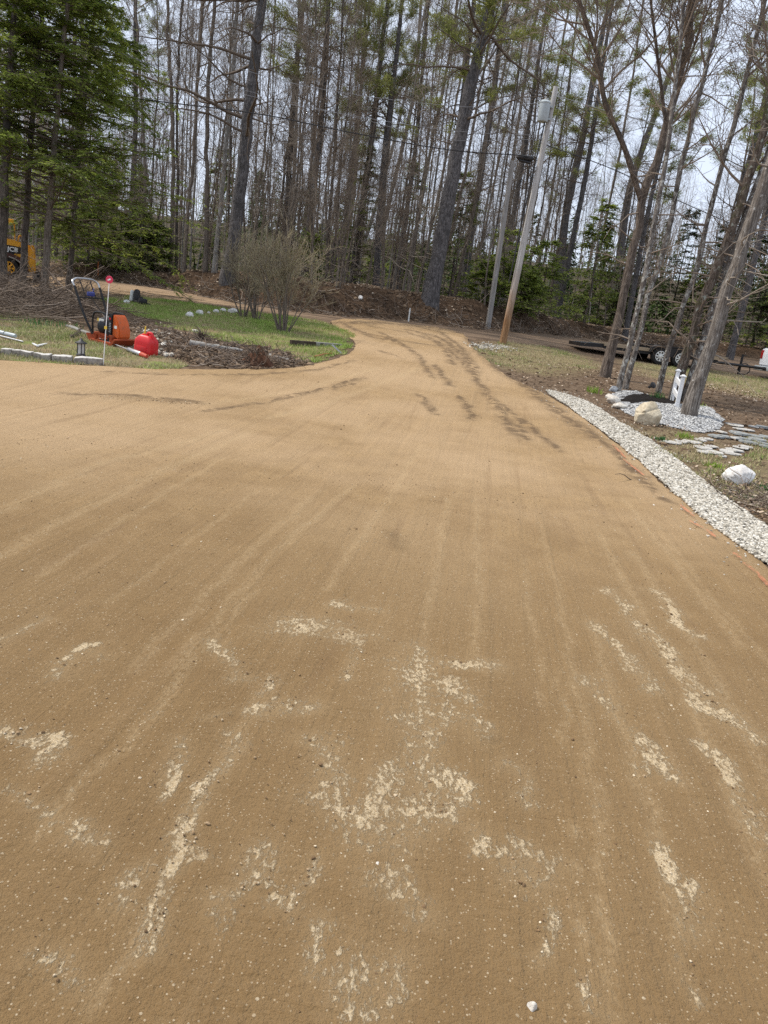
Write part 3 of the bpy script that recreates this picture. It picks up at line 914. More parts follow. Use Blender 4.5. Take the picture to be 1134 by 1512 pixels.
def fir_tree(name, path, r0, r1, seed, nb=90, t0=.18, Lb=(1.2, 3.0), leaves=7, top=1.0, card=(.07, .15), wid=.042, sub=18, dens=14, droop=-.035):
    """hemlock or fir: flat sprays of short needles on drooping boughs"""
    r_ = np.random.default_rng(seed)
    Pt, rr = trunk_mesh(path, r0, r1, r_, 28, 10, .3, .012)
    A = Acc(); V, F = bark_tube(Pt, rr, 10, r_, .05); A.add(V, F)
    B = Acc(); C = Acc()
    a1, b1, tt = branches(Pt[None], rr[None], nb, t0, top, lambda t, r: (Lb[1] * (1.05 - t) + Lb[0] * .25) * r.uniform(.6, 1.05, len(t)), (68, 98), 8, r_, droop, .07, .30, .005, rl=.008)
    V, F = tubes(a1, b1, 4); B.add(V, F)
    a2, b2, _ = branches(a1, b1, sub, .18, 1.0, (.18, .62), (35, 62), 5, r_, -.03, .10, .6, .0035, flat=True)
    V, F = tubes(a2, b2, 3); B.add(V, F)
    for (pp, m) in ((a2, dens), (a1, dens)):
        m2 = m * (1 if pp is a2 else 3)
        c, d = pts_on(pp, m2, r_, .1 if pp is a2 else .45, 1.0)
        s = np.where(r_.uniform(size=len(c)) < .5, -1.0, 1.0)[:, None]
        side = norm(np.cross(d, np.array([[0, 0, 1.0]]))) * s
        dd = norm(d * .75 + side * r_.uniform(.3, 1.0, (len(c), 1)) + r_.normal(0, .16, c.shape) + [0, 0, -.08])
        nn = norm(np.array([[0, 0, 1.0]]) + r_.normal(0, .25, c.shape))
        V, F = cards(c + r_.normal(0, .012, c.shape), dd, nn, r_.uniform(card[0], card[1], len(c)), r_.uniform(wid * .6, wid * 1.3, len(c)))
        per = np.repeat(r_.uniform(0, .55, len(pp)), m2)
        C.add(V, F, np.repeat(per + r_.uniform(0, .45, len(c)), 4))
    return A.mesh(name + '_trunk'), B.mesh(name + '_boughs'), C.mesh(name + '_needles', False)


B_GREY = m_bark('bark_grey', (.165, .132, .104), (.29, .245, .20), (.13, .105, .083), strength=.6)
B_PALE = m_bark('bark_pale_lichen', (.23, .21, .185), (.38, .36, .33), (.17, .145, .125), strength=.5, lichen=.3, lich_c=(.44, .44, .40))
B_DARK = m_bark('bark_dark', (.10, .082, .068), (.20, .168, .143), (.05, .043, .037), strength=.8)
B_PINE = m_bark('bark_pine', (.085, .078, .076), (.185, .17, .165), (.075, .07, .068), 11, 26, 1.0, rand=.1)
B_MOSS = m_bark('bark_mossy', (.085, .062, .046), (.20, .16, .13), (.10, .095, .045), 10, 30, .9, .22, (.33, .34, .29), .1)
B_FURROW = m_bark('bark_furrowed', (.13, .108, .09), (.31, .275, .24), (.17, .145, .125), 4.0, 38, 1.0, .12, (.42, .40, .37), .05)
B_MOTTLE = m_bark('bark_mottled', (.12, .10, .085), (.26, .232, .205), (.08, .066, .055), 9, 22, .8, .5, (.42, .41, .37), .05)
B_BROWN = m_bark('bark_brown', (.12, .092, .073), (.24, .195, .16), (.10, .08, .063), 7, 34, .8, rand=.1)
B_BIRCH = m_bark('bark_birch', (.42, .40, .37), (.58, .56, .52), (.20, .17, .14), 30, 5, .4, .2, (.62, .6, .57), .05)
M_TWIG = m_plain('twigs_grey', (.225, .178, .138), .95, dirt=.4, spec=.1)
M_TWIGP = m_plain('twigs_pale', (.31, .262, .212), .95, dirt=.4, spec=.1)
M_TWIGD = m_plain('twigs_dark', (.14, .110, .086), .95, dirt=.4, spec=.1)
L_PINE = m_leafy('pine_needles', (.17, .19, .05), (.42, .43, .13), .5, .2)
L_HEM = m_leafy('hemlock_needles', (.13, .19, .03), (.42, .48, .10), .5, .1)
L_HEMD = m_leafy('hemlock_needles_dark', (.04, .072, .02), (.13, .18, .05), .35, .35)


def up_path(r_, h, lean=.04, bow=.25, n=6):
    a = r_.uniform(0, 2 * np.pi); l = r_.normal(0, lean)
    z = np.linspace(0, h, n); s = z / h
    b = r_.normal(0, bow); a2 = r_.uniform(0, 2 * np.pi)
    x = np.cos(a) * l * z + np.cos(a2) * b * np.sin(s * 3.1) + r_.normal(0, .06, n) * (s > 0)
    y = np.sin(a) * l * z + np.sin(a2) * b * np.sin(s * 3.1) + r_.normal(0, .06, n) * (s > 0)
    return np.column_stack([x, y, z])


def tree_obj(name, root_loc, label, trunk_me, parts, trunk_mat, cat='tree', group=None):
    """parts: list of (name, mesh, material); the meshes are in world space or local to root_loc (0,0,0)"""
    e = empty(name, root_loc, label, cat, group)
    kids = [obj('trunk', trunk_me, trunk_mat, e)]
    for nm, me, mt in parts: kids.append(obj(nm, me, mt, e))
    return e, kids


def pxpath(pts, y, slope=0.0):
    """photo track -> local path at depth y (base on the ground), relative to its base"""
    q = np.array([P(a, b, y + slope * i) for i, (a, b) in enumerate(pts)])
    return q[0], q - q[0]


# ---------------- individual trees traced from the photograph
def place(pts, extra_up=6.0, base=None):
    """base on the terrain at first pixel, rest in the vertical plane facing the viewer; extended upward out of frame"""
    b = G(*pts[0]) if base is None else base
    q = np.array([b] + [P(a, c, b[1]) for a, c in pts[1:]])
    d = norm(q[-1] - q[-2]); d = norm(d * .6 + np.array([0, 0, .5]))
    q = np.vstack([q, q[-1] + d * extra_up * .5, q[-1] + d * extra_up * .5 + norm(d + [0, 0, .4]) * extra_up * .5])
    return b, q - b, mpp(b[1])


def add_pine(pts, wpx, label, seed, **kw):
    b, q, s = place(pts, kw.pop('extra_up', 9))
    tm, dm, nm = pine_tree('pine', q, wpx * s * .5, .07, seed, **kw)
    e, _ = tree_obj('pine_tree', b, label, tm, [('dead_limbs', dm, M_TWIGD), ('crown', nm, L_PINE)], B_PINE, 'tree')
    return e


add_pine([(333, 412), (345, 360), (357, 260), (371, 130), (386, 0)], 20, 'tall thick pine trunk behind the bare bush, left of the two big pines', 101, dead=(.26, .95), live=(.72, 1.0), nd=52, nl=22, Ld=(1.6, 5.0))
add_pine([(634, 446), (652, 350), (668, 260), (695, 130), (727, 0)], 24, 'tall thick dark pine trunk on the bank left of the utility poles', 102, dead=(.28, .95), live=(.42, 1.0), nd=44, nl=34, Ld=(1.4, 4.6), lower=30)
add_pine([(818, 468), (827, 390), (838, 302), (861, 201), (885, 67), (901, 0)], 14, 'straight dark pine behind the utility pole with green tufts halfway up', 103, dead=(.25, .55), live=(.38, 1.0), nd=24, nl=36, Ld=(1.2, 3.2), Ll=(1.4, 3.2), lower=30)
add_pine([(908, 448), (925, 302), (945, 230), (968, 168), (1002, 67), (1018, 0)], 13, 'dark pine behind the forked brown trunk', 104, dead=(.2, .6), live=(.45, 1.0), nd=26, nl=26, Ld=(1.2, 3.4), lower=20)


def add_bare(name, pts, wpx, label, seed, bark, twig, top=.35, extra=None, **kw):
    b, q, s = place(pts, kw.pop('extra_up', 5))
    ex = []
    for (ep, w0, w1) in (extra or []):
        qq = np.array([P(a, c, b[1] + i * kw.get('ext_dy', -.12)) for i, (a, c) in enumerate(ep)]) - b
        ex.append((qq, w0 * s * .5, w1 * s * .5))
    kw.pop('ext_dy', None)
    tm, cm = bare_tree(name, q, wpx * s * .5, wpx * s * .5 * top, seed, extra=ex, **kw)
    e, _ = tree_obj(name, b, label, tm, [('crown', cm, twig)], bark)
    return e


# right-hand group by the gravel bed
add_bare('forked_tree', [(893, 557), (908, 495), (930, 395), (945, 330), (952, 278), (968, 240), (982, 201), (1000, 130), (1018, 50), (1022, -10)], 14, 'brown trunk that forks high up, behind the mulch bed', 201, B_BROWN, M_TWIG, .38,
         extra=[([(948, 300), (941, 278), (928, 235), (915, 201), (893, 150), (884, 90), (868, 40), (850, -20), (830, -120)], 8.5, 4), ([(984, 190), (975, 120), (968, 60), (960, -10), (955, -120)], 5, 2.5)], crown=(.42, 1.0), n1=40, L1=(1.0, 3.4), n2=7, n3=5, dead=10, extra_up=4)
add_bare('mottled_tree', [(911, 578), (932, 499), (950, 410), (968, 318), (982, 251), (992, 180), (1003, 90), (1008, 0)], 8, 'left one of the close pair of slim mottled trunks behind the mulch bed', 202, B_MOTTLE, M_TWIG, .45, crown=(.5, 1.0), n1=22, L1=(.6, 2.2), dead=10, flare=.25)
add_bare('mottled_tree', [(921, 574), (943, 499), (966, 410), (995, 301), (1022, 184), (1040, 110), (1055, 50), (1066, 0)], 8.5, 'right one of the close pair of slim mottled trunks behind the mulch bed', 203, B_MOTTLE, M_TWIG, .45, crown=(.5, 1.0), n1=22, L1=(.6, 2.4), dead=10, flare=.25)
add_bare('slim_tree', [(971, 580), (986, 520), (1003, 470), (1028, 395), (1045, 330), (1060, 265), (1080, 200), (1100, 130), (1120, 30)], 8.5, 'slim lichen spotted trunk leaning behind the green daffodil clump', 204, B_MOTTLE, M_TWIG, .4, crown=(.35, 1.0), n1=22, L1=(.6, 2.2), dead=14, flare=.3)
add_bare('mossy_tree', [(992, 590), (1010, 535), (1030, 470), (1055, 400), (1077, 345), (1100, 280), (1118, 225), (1140, 140), (1165, 40)], 14, 'dark mossy trunk just behind the white picket fence', 205, B_MOSS, M_TWIG, .45, crown=(.35, 1.0), n1=26, L1=(.8, 2.8), dead=16)
add_bare('mossy_tree', [(1008, 592), (1026, 545), (1048, 470), (1075, 395), (1098, 330), (1125, 250), (1160, 150), (1190, 60)], 12, 'mossy lichen trunk between the dark mossy trunk and the big furrowed trunk', 206, B_MOTTLE, M_TWIG, .5, crown=(.35, 1.0), n1=24, L1=(.8, 2.6), dead=12)
add_bare('leaning_tree', [(1014, 616), (1030, 570), (1052, 499), (1074, 430), (1101, 355), (1133, 262), (1170, 160), (1205, 60)], 19.5, 'big furrowed grey trunk leaning right out of the pale gravel bed', 207, B_FURROW, M_TWIGP, .62, crown=(.45, 1.0), n1=16, L1=(.9, 2.4), dead=12, k=14, flare=.5, rmx=.014)
# pale crossing limbs low on the right
def limb(name, pts, y, r0, label, seed):
    pass


# left evergreens, beside the brush pile
def add_fir(pts, wpx, label, seed, bark=None, leaf=None, **kw):
    b, q, s = place(pts, kw.pop('extra_up', 4))
    tm, bm_, nm = fir_tree('fir', q, wpx * s * .5, .025, seed, **kw)
    e, _ = tree_obj('hemlock_tree', b, label, tm, [('boughs', bm_, M_TWIGD), ('crown', nm, leaf or L_HEM)], bark or B_GREY)
    return e


add_fir([(3, 436), (6, 300), (12, 150), (22, 0)], 15, 'dark hemlock trunk at the left edge hiding part of the yellow loader', 301, B_DARK, L_HEM, nb=85, t0=.33, Lb=(1.0, 2.8), extra_up=3)
add_fir([(32, 434), (38, 330), (46, 200), (58, 80), (66, 0)], 10, 'hemlock with a dark slim trunk in front of the yellow loader', 302, B_DARK, L_HEM, nb=95, t0=.33, Lb=(1.0, 2.8), extra_up=3)
add_fir([(65, 440), (72, 330), (80, 220), (90, 100), (100, 0)], 10, 'green hemlock with a pale grey trunk rising behind the brush pile', 303, B_GREY, L_HEM, nb=150, t0=.19, Lb=(1.4, 3.9), extra_up=3)
add_fir([(101, 428), (110, 320), (118, 220), (130, 100), (142, 0)], 8, 'green hemlock with boughs reaching furthest right, behind the compactor handle', 304, B_DARK, L_HEM, nb=150, t0=.13, Lb=(1.4, 4.4), extra_up=2.5)
add_bare('birch_tree', [(-4, 420), (2, 250), (12, 160), (24, 60), (30, 0)], 8, 'white birch trunk showing at the top left edge between the hemlocks', 305, B_BIRCH, M_TWIG, .6, crown=(.5, 1.0))

# traced slim trunks along the front of the woods
TR = [([(477, 402), (490, 330), (500, 270), (515, 200), (528, 100), (535, 0)], 4.5, B_PALE, 'slender pale grey trunk just right of the bare bush'),
      ([(526, 403), (545, 335), (561, 285), (575, 235), (588, 184), (611, 87), (630, 0)], 6.5, B_PALE, 'pale trunk leaning right halfway between the bare bush and the thick dark pine'),
      ([(553, 396), (565, 340), (578, 285), (590, 235), (598, 201), (613, 124), (622, 0)], 8, B_GREY, 'grey trunk parallel to the leaning pale trunk, on its right'),
      ([(505, 398), (516, 330), (524, 268), (530, 180), (536, 90), (540, 0)], 7, B_DARK, 'dark upright trunk left of the leaning pale trunk'),
      ([(443, 405), (452, 310), (459, 251), (470, 150), (480, 60), (485, 0)], 6.5, B_DARK, 'dark trunk rising behind the middle of the bare bush'),
      ([(424, 405), (430, 318), (436, 220), (439, 134), (441, 60), (442, 0)], 7.5, B_GREY, 'straight grey trunk behind the left half of the bare bush'),
      ([(602, 415), (612, 355), (621, 302), (636, 220), (650, 150), (668, 60), (675, 0)], 7, B_DARK, 'dark trunk close on the left of the thick dark pine'),
      ([(677, 424), (695, 325), (712, 235), (730, 155), (745, 100), (765, 0)], 5, B_GREY, 'grey trunk close on the right of the thick dark pine'),
      ([(621, 420), (630, 370), (640, 320), (655, 250), (668, 180), (690, 60), (700, 0)], 5, B_GREY, 'grey trunk half hidden behind the thick dark pine'),
      ([(697, 432), (712, 360), (730, 270), (748, 180), (770, 80), (780, 0)], 4.5, B_GREY, 'slender trunk just left of the shorter utility pole'),
      ([(252, 399), (255, 300), (256, 200), (250, 100), (247, 0)], 7, B_GREY, 'straight grey trunk in the gap right of the hemlocks, left one of a tight pair'),
      ([(260, 398), (262, 300), (261, 200), (263, 100), (270, 0)], 5, B_DARK, 'dark trunk in the gap right of the hemlocks, right one of a tight pair'),
      ([(304, 400), (305, 300), (306, 200), (308, 130), (312, 70), (318, 0)], 8, B_GREY, 'bare grey trunk standing on the soil mound left of the left big pine'),
      ([(271, 402), (278, 310), (286, 225), (291, 120), (300, 0)], 6, B_GREY, 'slim grey trunk at the left end of the soil mound'),
      ([(316, 402), (325, 310), (332, 235), (342, 130), (350, 0)], 8.5, B_PALE, 'pale grey trunk nearest on the left of the left big pine'),
      ([(213, 398), (214, 300), (212, 200), (205, 100), (200, 0)], 5, B_GREY, 'grey trunk half screened by hemlock boughs'),
      ([(755, 452), (775, 360), (795, 270), (815, 150), (835, 40), (842, 0)], 5.5, B_GREY, 'slim grey trunk just right of the tall utility pole'),
      ([(787, 460), (798, 380), (812, 300), (828, 200), (840, 120), (855, 0)], 5, B_DARK, 'thin dark trunk left of the straight pine behind the utility pole'),
      ([(862, 470), (880, 390), (900, 300), (918, 210), (935, 110), (950, 0)], 5, B_GREY, 'slim grey trunk between the straight pine and the forked brown trunk'),
      ([(735, 445), (750, 330), (757, 240), (770, 150), (785, 60), (797, 0)], 7, B_DARK, 'dark trunk seen between the two utility poles')]
for i, (pts, wpx, bark, lab) in enumerate(TR):
    tw = M_TWIGD if bark is B_DARK else (M_TWIG if i % 2 else M_TWIGP)
    add_bare('bare_tree', pts, wpx * .85, lab, 400 + i, bark, tw, .5, crown=(.38, 1.0), n1=20, L1=(.8, 2.8), n2=6, n3=4, dead=10, extra_up=6)

# ---------------- prototypes for the crowded woods
def on_ground(x, y): return np.array([x, y, float(H(x, y)) - .05])


PROTO = []
for i in range(9):
    r_ = np.random.default_rng(600 + i)
    h = r_.uniform(17, 23); rad = r_.uniform(.04, .085)
    tm, cm = bare_tree('woods%d' % i, up_path(r_, h, .075, .5), rad, rad * .22, 620 + i, crown=(.34, 1.0), n1=28, L1=(1.0, 3.0), n2=7, n3=4, dead=10, k=7, n_t=20)
    bark, tw, kind = [(B_GREY, M_TWIG, 'grey'), (B_PALE, M_TWIGP, 'pale'), (B_DARK, M_TWIGD, 'dark')][i % 3]
    PROTO.append((tm, cm, bark, tw, kind))
LAB = {'grey': 'bare grey hardwood tree in the crowded woods behind the bank', 'pale': 'bare pale barked hardwood tree in the crowded woods behind the bank', 'dark': 'bare dark barked hardwood tree in the crowded woods behind the bank'}
GRP = {'grey': 'bare grey trees in the woods', 'pale': 'bare pale trees in the woods', 'dark': 'bare dark trees in the woods'}
first = {}
pos = []
r_ = np.random.default_rng(77)
tries = 0
while len(pos) < 180 and tries < 9000:
    tries += 1
    y = 33 + 42 * r_.uniform() ** 1.25
    x = r_.uniform(-.62 * y - 2, .66 * y + 4)
    if float(toe_d(x, y)) < 3.6: continue
    if any((x - a) ** 2 + (y - b) ** 2 < (.8 + (y - 30) * .02) ** 2 for a, b in pos): continue
    pos.append((x, y))
for j, (x, y) in enumerate(pos):
    i = j % len(PROTO)
    tm, cm, bark, tw, kind = PROTO[i]
    if i not in first:
        e, kids = tree_obj('bare_tree', on_ground(x, y), LAB[kind], tm, [('crown', cm, tw)], bark, group=GRP[kind])
        first[i] = (e, kids)
    else:
        e = copy_tree(*first[i], on_ground(x, y))
    sc = r_.uniform(.75, 1.15)
    e.rotation_euler = (0, 0, r_.uniform(0, 6.28)); e.scale = (sc * r_.uniform(.8, 1.25),) * 2 + (sc,)

# pines standing deeper in the woods
first = {}
PP_ = []
for i in range(3):
    q = np.random.default_rng(700 + i)
    tm, dm, nm = pine_tree('backpine%d' % i, up_path(q, q.uniform(19, 24), .02, .15), q.uniform(.16, .24), .05, 710 + i, dead=(.2, .55), live=(.42, 1.0), nd=20, nl=27, Ld=(.8, 2.4), Ll=(1.6, 3.6), tuft=14, nw=.95)
    PP_.append((tm, dm, nm))
spots = [(-17, 46), (-7.5, 44), (-3.2, 41), (-1.0, 47), (1.2, 40), (-5, 52), (13, 46), (18, 46), (-22, 52), (16.5, 39), (22, 43), (25, 49), (-5.5, 39), (2.8, 43), (-1.8, 38.5), (9, 47), (6, 52)]
for j, (x, y) in enumerate(spots):
    i = j % 3
    if i not in first:
        first[i] = tree_obj('pine_tree', on_ground(x, y), 'pine with a green needle crown standing deep in the woods', PP_[i][0], [('dead_limbs', PP_[i][1], M_TWIGD), ('crown', PP_[i][2], L_PINE)], B_PINE, group='pines deep in the woods'); e = first[i][0]
    else: e = copy_tree(*first[i], on_ground(x, y))
    e.rotation_euler = (0, 0, r_.uniform(0, 6.28)); s_ = r_.uniform(.85, 1.15); e.scale = (s_, s_, s_)

# young hemlocks of the understory
HP = []
for i, (h, L) in enumerate([(1.8, 1.3), (3.4, 1.7), (5.5, 2.0), (8.5, 2.5)]):
    q = np.random.default_rng(800 + i)
    HP.append((h, fir_tree('young%d' % i, up_path(q, h, .02, .04), .02 + h * .008, .006, 810 + i, nb=int(26 + h * 7), t0=.04, Lb=(.6, L), sub=14, dens=6, card=(.09, .2), wid=.075, droop=-.03)))
first = {}
yh = []
def young(px, py, i, sc=1.0, dark=False, lab=None):
    b = G(px, py); yh.append((b, i, sc, dark, lab))


for a in [(405, 404, 1), (440, 402, 1), (455, 410, 0), (492, 410, 0), (545, 418, 0), (560, 415, 1), (580, 420, 0), (595, 424, 0), (520, 412, 0), (700, 440, 0), (690, 436, 1), (668, 432, 0), (712, 445, 0), (735, 452, 1), (765, 458, 1), (780, 462, 0), (795, 465, 1), (750, 455, 0), (470, 405, 2), (600, 420, 2), (680, 430, 2), (130, 392, 1), (175, 396, 1), (205, 398, 1), (230, 398, 0), (275, 398, 1), (150, 394, 2)]:
    young(a[0], a[1], a[2], r_.uniform(.7, 1.1))
for a in [(862, 476, 2), (880, 478, 2), (898, 480, 2), (930, 484, 3), (955, 488, 2), (985, 492, 3), (1010, 497, 2), (1035, 500, 3), (1062, 504, 2), (1085, 508, 3), (1110, 512, 3), (1130, 515, 2), (1000, 494, 2), (1050, 500, 2), (850, 474, 1), (915, 482, 1), (1160, 520, 3), (1190, 525, 3)]:
    young(a[0], a[1], a[2], r_.uniform(.85, 1.2), True)
for q_ in range(13):
    y_ = r_.uniform(36, 62); x_ = r_.uniform(-.55, .5) * y_
    if float(toe_d(x_, y_)) > 5: yh.append((on_ground(x_, y_), 2 + q_ % 2, r_.uniform(.7, 1.2), False, None))
for b, i, sc, dark, lab in yh:
    key = (i, dark)
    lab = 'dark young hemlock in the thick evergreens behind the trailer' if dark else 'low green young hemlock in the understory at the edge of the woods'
    if key not in first:
        me = HP[i][1]
        if dark: me = [m.copy() for m in me]
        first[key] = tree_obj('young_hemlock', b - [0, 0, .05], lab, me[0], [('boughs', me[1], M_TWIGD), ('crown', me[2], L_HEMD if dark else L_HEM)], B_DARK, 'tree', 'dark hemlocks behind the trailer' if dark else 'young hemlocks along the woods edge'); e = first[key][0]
    else: e = copy_tree(*first[key], b - [0, 0, .05])
    e.rotation_euler = (0, 0, r_.uniform(0, 6.28)); e.scale = (sc, sc, sc * r_.uniform(.85, 1.1))

# saplings and brush at the front of the woods
SP = []
for i in range(5):
    q = np.random.default_rng(900 + i); h = q.uniform(5, 12)
    SP.append(bare_tree('sapling%d' % i, up_path(q, h, .08, .3), .018 + .003 * h, .006, 910 + i, crown=(.2, 1.0), n1=20, L1=(.5, 1.5), n2=5, n3=3, dead=4, k=5, n_t=14, l2=(.3, .8), l3=(.2, .5)))
first = {}
n_s = 0; tries = 0
while n_s < 135 and tries < 5000:
    tries += 1
    y = 29 + 22 * r_.uniform() ** 1.3; x = r_.uniform(-.6 * y, .62 * y)
    if float(toe_d(x, y)) < 2.2: continue
    i = n_s % 5; n_s += 1
    if i not in first: first[i] = tree_obj('sapling', on_ground(x, y), 'thin bare sapling among the trunks at the front of the woods', SP[i][0], [('crown', SP[i][1], M_TWIGP if i % 2 else M_TWIG)], B_GREY, 'sapling', 'bare saplings in the woods'); e = first[i][0]
    else: e = copy_tree(*first[i], on_ground(x, y))
    s_ = r_.uniform(.7, 1.25); e.rotation_euler = (0, 0, r_.uniform(0, 6.28)); e.scale = (s_, s_, s_)

# the far wood: one mass of trunks and twigs nobody could count
r_ = np.random.default_rng(55)
A = Acc()
N = 760
y = r_.uniform(72, 125, N); x = r_.uniform(-.68, .70, N) * y
z = H(x, y)
h = r_.uniform(7, 15, N)
s = np.linspace(0, 1, 7)
lean = r_.normal(0, .04, (N, 2))
Pt = np.stack([x[:, None] + lean[:, :1] * h[:, None] * s + r_.normal(0, .12, (N, 7)), y[:, None] + lean[:, 1:] * h[:, None] * s, z[:, None] + h[:, None] * s], -1)
Rr = r_.uniform(.04, .085, N)[:, None] * (1 - .8 * s)[None]
V, F = tubes(Pt, Rr, 5); A.add(V, F)
a1, b1, _ = branches(Pt, Rr, 8, .2, 1.0, (1.0, 3.2), (20, 55), 4, r_, .05, .15, .4, .008, rl=.009)
V, F = tubes(a1, b1, 3); A.add(V, F)
a2, b2, _ = branches(a1, b1, 3, .2, 1.0, (.6, 1.8), (20, 60), 3, r_, .05, .2, .6, .007)
V, F = tubes(a2, b2, 3); A.add(V, F)
far = obj('far_woods', A.mesh('far_woods'), M_TWIG); tag(far, 'distant mass of bare trunks closing the view through the woods', kind='stuff')
N = 130
y = r_.uniform(60, 112, N); x = r_.uniform(-.68, .70, N) * y
C = Acc()
m = 420
cx = np.repeat(x, m); cy = np.repeat(y, m); hh_ = np.repeat(r_.uniform(2.5, 9, N), m)
tz = r_.uniform(0, 1, N * m); rad = (1 - tz) * np.repeat(r_.uniform(1.2, 2.6, N), m) * r_.uniform(.2, 1, N * m); aa = r_.uniform(0, 6.28, N * m)
c = np.stack([cx + np.cos(aa) * rad, cy + np.sin(aa) * rad, H(cx, cy) + tz * hh_], -1)
d = norm(np.stack([np.cos(aa), np.sin(aa), -.35 + 0 * aa], -1) + r_.normal(0, .3, c.shape))
V, F = cards(c, d, norm(r_.normal(0, .4, c.shape) + [0, 0, 1]), r_.uniform(.3, .7, len(c)), r_.uniform(.12, .28, len(c)))
C.add(V, F, np.repeat(r_.uniform(0, 1, len(c)), 4))
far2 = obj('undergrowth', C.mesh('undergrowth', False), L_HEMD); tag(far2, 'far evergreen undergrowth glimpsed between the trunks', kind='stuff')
# ================================================================== GROUND COVER
rng = np.random.default_rng(21)


def grass_patch(name, poly, sd, n, label, h=(.03, .10), green=.5, mat=None, nscale=.9, kind='stuff', seed=0, w=.012):
    p = scatter(poly, n, rng, sd, .03)
    dens = fbm(p[:, 0] * nscale, p[:, 1] * nscale, 200 + seed) + .5 * vnoise(p[:, 0] * 4, p[:, 1] * 4, 210 + seed)
    keep = rng.uniform(-.55, .5, len(p)) < dens + green - .35
    p = p[keep]; dn = dens[keep]
    m = len(p)
    hh = rng.uniform(h[0], h[1], m) * (1 + .5 * np.clip(dn, -.5, .8))
    a = rng.uniform(0, 6.28, m)
    lean = np.column_stack([np.cos(a), np.sin(a)]) * (hh * rng.uniform(.1, .9, m))[:, None]
    z = H(p[:, 0], p[:, 1]) + .008
    b = rng.uniform(0, 6.28, m); sx = np.cos(b) * w * .5 * rng.uniform(.6, 1.5, m); sy = np.sin(b) * w * .5
    V = np.stack([np.column_stack([p[:, 0] - sx, p[:, 1] - sy, z]), np.column_stack([p[:, 0] + sx, p[:, 1] + sy, z]), np.column_stack([p[:, 0] + lean[:, 0], p[:, 1] + lean[:, 1], z + hh])], 1)
    tone = np.clip(.5 + dn * .7 + rng.normal(0, .22, m), 0, 1)
    o = obj(name, mk_mesh(name, V.reshape(-1, 3), [np.arange(m * 3).reshape(m, 3)], {'tone': np.repeat(tone, 3)}, False), mat)
    return tag(o, label, kind=kind)


M_GRASS = m_tone('grass_blades', [(0, (.46, .38, .21)), (.3, (.42, .38, .17)), (.48, (.30, .36, .10)), (1, (.23, .36, .06))], .7, 0, 3, .5)
M_DRYG = m_tone('dry_grass', [(0, (.38, .31, .19)), (.5, (.48, .40, .24)), (.8, (.30, .31, .12)), (1, (.20, .27, .07))], .8, 0, 3, .5)
grass_patch('grass', ISLAND, sd_island, 60000, 'short green spring grass with straw on the lawn island', (.03, .085), .47, M_GRASS, .8, seed=1)
grass_patch('grass', VERGE, sd_verge, 46000, 'thin greenish tan grass behind the stone edging', (.02, .06), .62, M_DRYG, 1.2, seed=2)
for i, (pl_, w_) in enumerate(STRAW):
    grass_patch('grass', pl_, rough_sdf(pl_, .3, 1, .1, 5, 60 + i), 15000 if i < 2 else 4500, ['matted straw grass between the utility pole and the driveway', 'matted straw grass verge in front of the trailer', 'sparse grass round the white boulder', 'sparse grass strip between the white gravel and the tan boulder'][i], (.015, .055), .35, M_DRYG, 1.0, seed=3 + i)


def sticks(n, c, d, L, r, rng, nseg=5, jit=.18, k=4):
    """n crooked sticks from points c along d"""
    out = np.empty((n, nseg, 3)); out[:, 0] = c
    dd = d.copy()
    for i in range(1, nseg):
        dd = norm(dd + rng.normal(0, jit, dd.shape)); out[:, i] = out[:, i - 1] + dd * (L / (nseg - 1))[:, None]
    return out, r[:, None] * np.linspace(1, .4, nseg)[None]


M_STICK = m_tone('dead_sticks', [(0, (.07, .05, .036)), (.5, (.19, .145, .11)), (.82, (.28, .22, .17)), (1, (.44, .38, .31))], .95, .2, 30)
M_LEAF = m_tone('dead_leaves', [(0, (.11, .065, .038)), (.4, (.24, .16, .10)), (.75, (.40, .30, .21)), (1, (.56, .47, .37))], .9, .1, 10)


def leaf_scatter(p, size, label, tone=None, lift=.012):
    m = len(p)
    z = H(p[:, 0], p[:, 1]) + lift + rng.uniform(0, .02, m)
    a = rng.uniform(0, 6.28, m)
    d = norm(np.column_stack([np.cos(a), np.sin(a), rng.normal(0, .35, m)]))
    nn = norm(np.array([[0, 0, 1.0]]) + rng.normal(0, .4, (m, 3)))
    V, F = cards(np.column_stack([p, z]), d, nn, rng.uniform(size[0], size[1], m), rng.uniform(size[0], size[1], m) * .7)
    t_ = np.repeat(rng.uniform(0, 1, m) if tone is None else np.clip(tone + rng.normal(0, .2, m), 0, 1), 4)
    return tag(obj('leaf_litter', mk_mesh('leaf_litter', V, [F], {'tone': t_}, False), M_LEAF), label, kind='stuff')


# leaves over the bank and the forest floor
x = rng.uniform(-30, 26, 60000); y = np.interp(x, TOE[:, 0], TOE[:, 1]) + rng.uniform(-.3, 14, 60000) ** 1.0
k = (fbm(x * .5, y * .5, 301) + rng.uniform(-.5, .5, len(x)) > -.05 + .25 * ((y - np.interp(x, TOE[:, 0], TOE[:, 1])) < 3) * (x > -9)) & (np.abs(x) < .62 * y + 3)
leaf_scatter(np.column_stack([x[k], y[k]])[:26000], (.05, .13), 'dead leaves covering the bank and the forest floor')
q = [(1090, 580, .9, 1.0, 600), (1130, 590, .8, 1.0, 500), (870, 548, .6, .8, 300), (1060, 620, 1.2, 1.2, 350), (980, 560, 1.5, 1.0, 350), (1090, 720, .6, .7, 450), (1120, 745, .5, .6, 300), (820, 560, 1.2, 1.4, 300), (300, 500, 1.0, .6, 300), (255, 500, .6, .5, 400), (160, 480, 2.0, 1.2, 300), (30, 415, 3, 1.5, 300)]
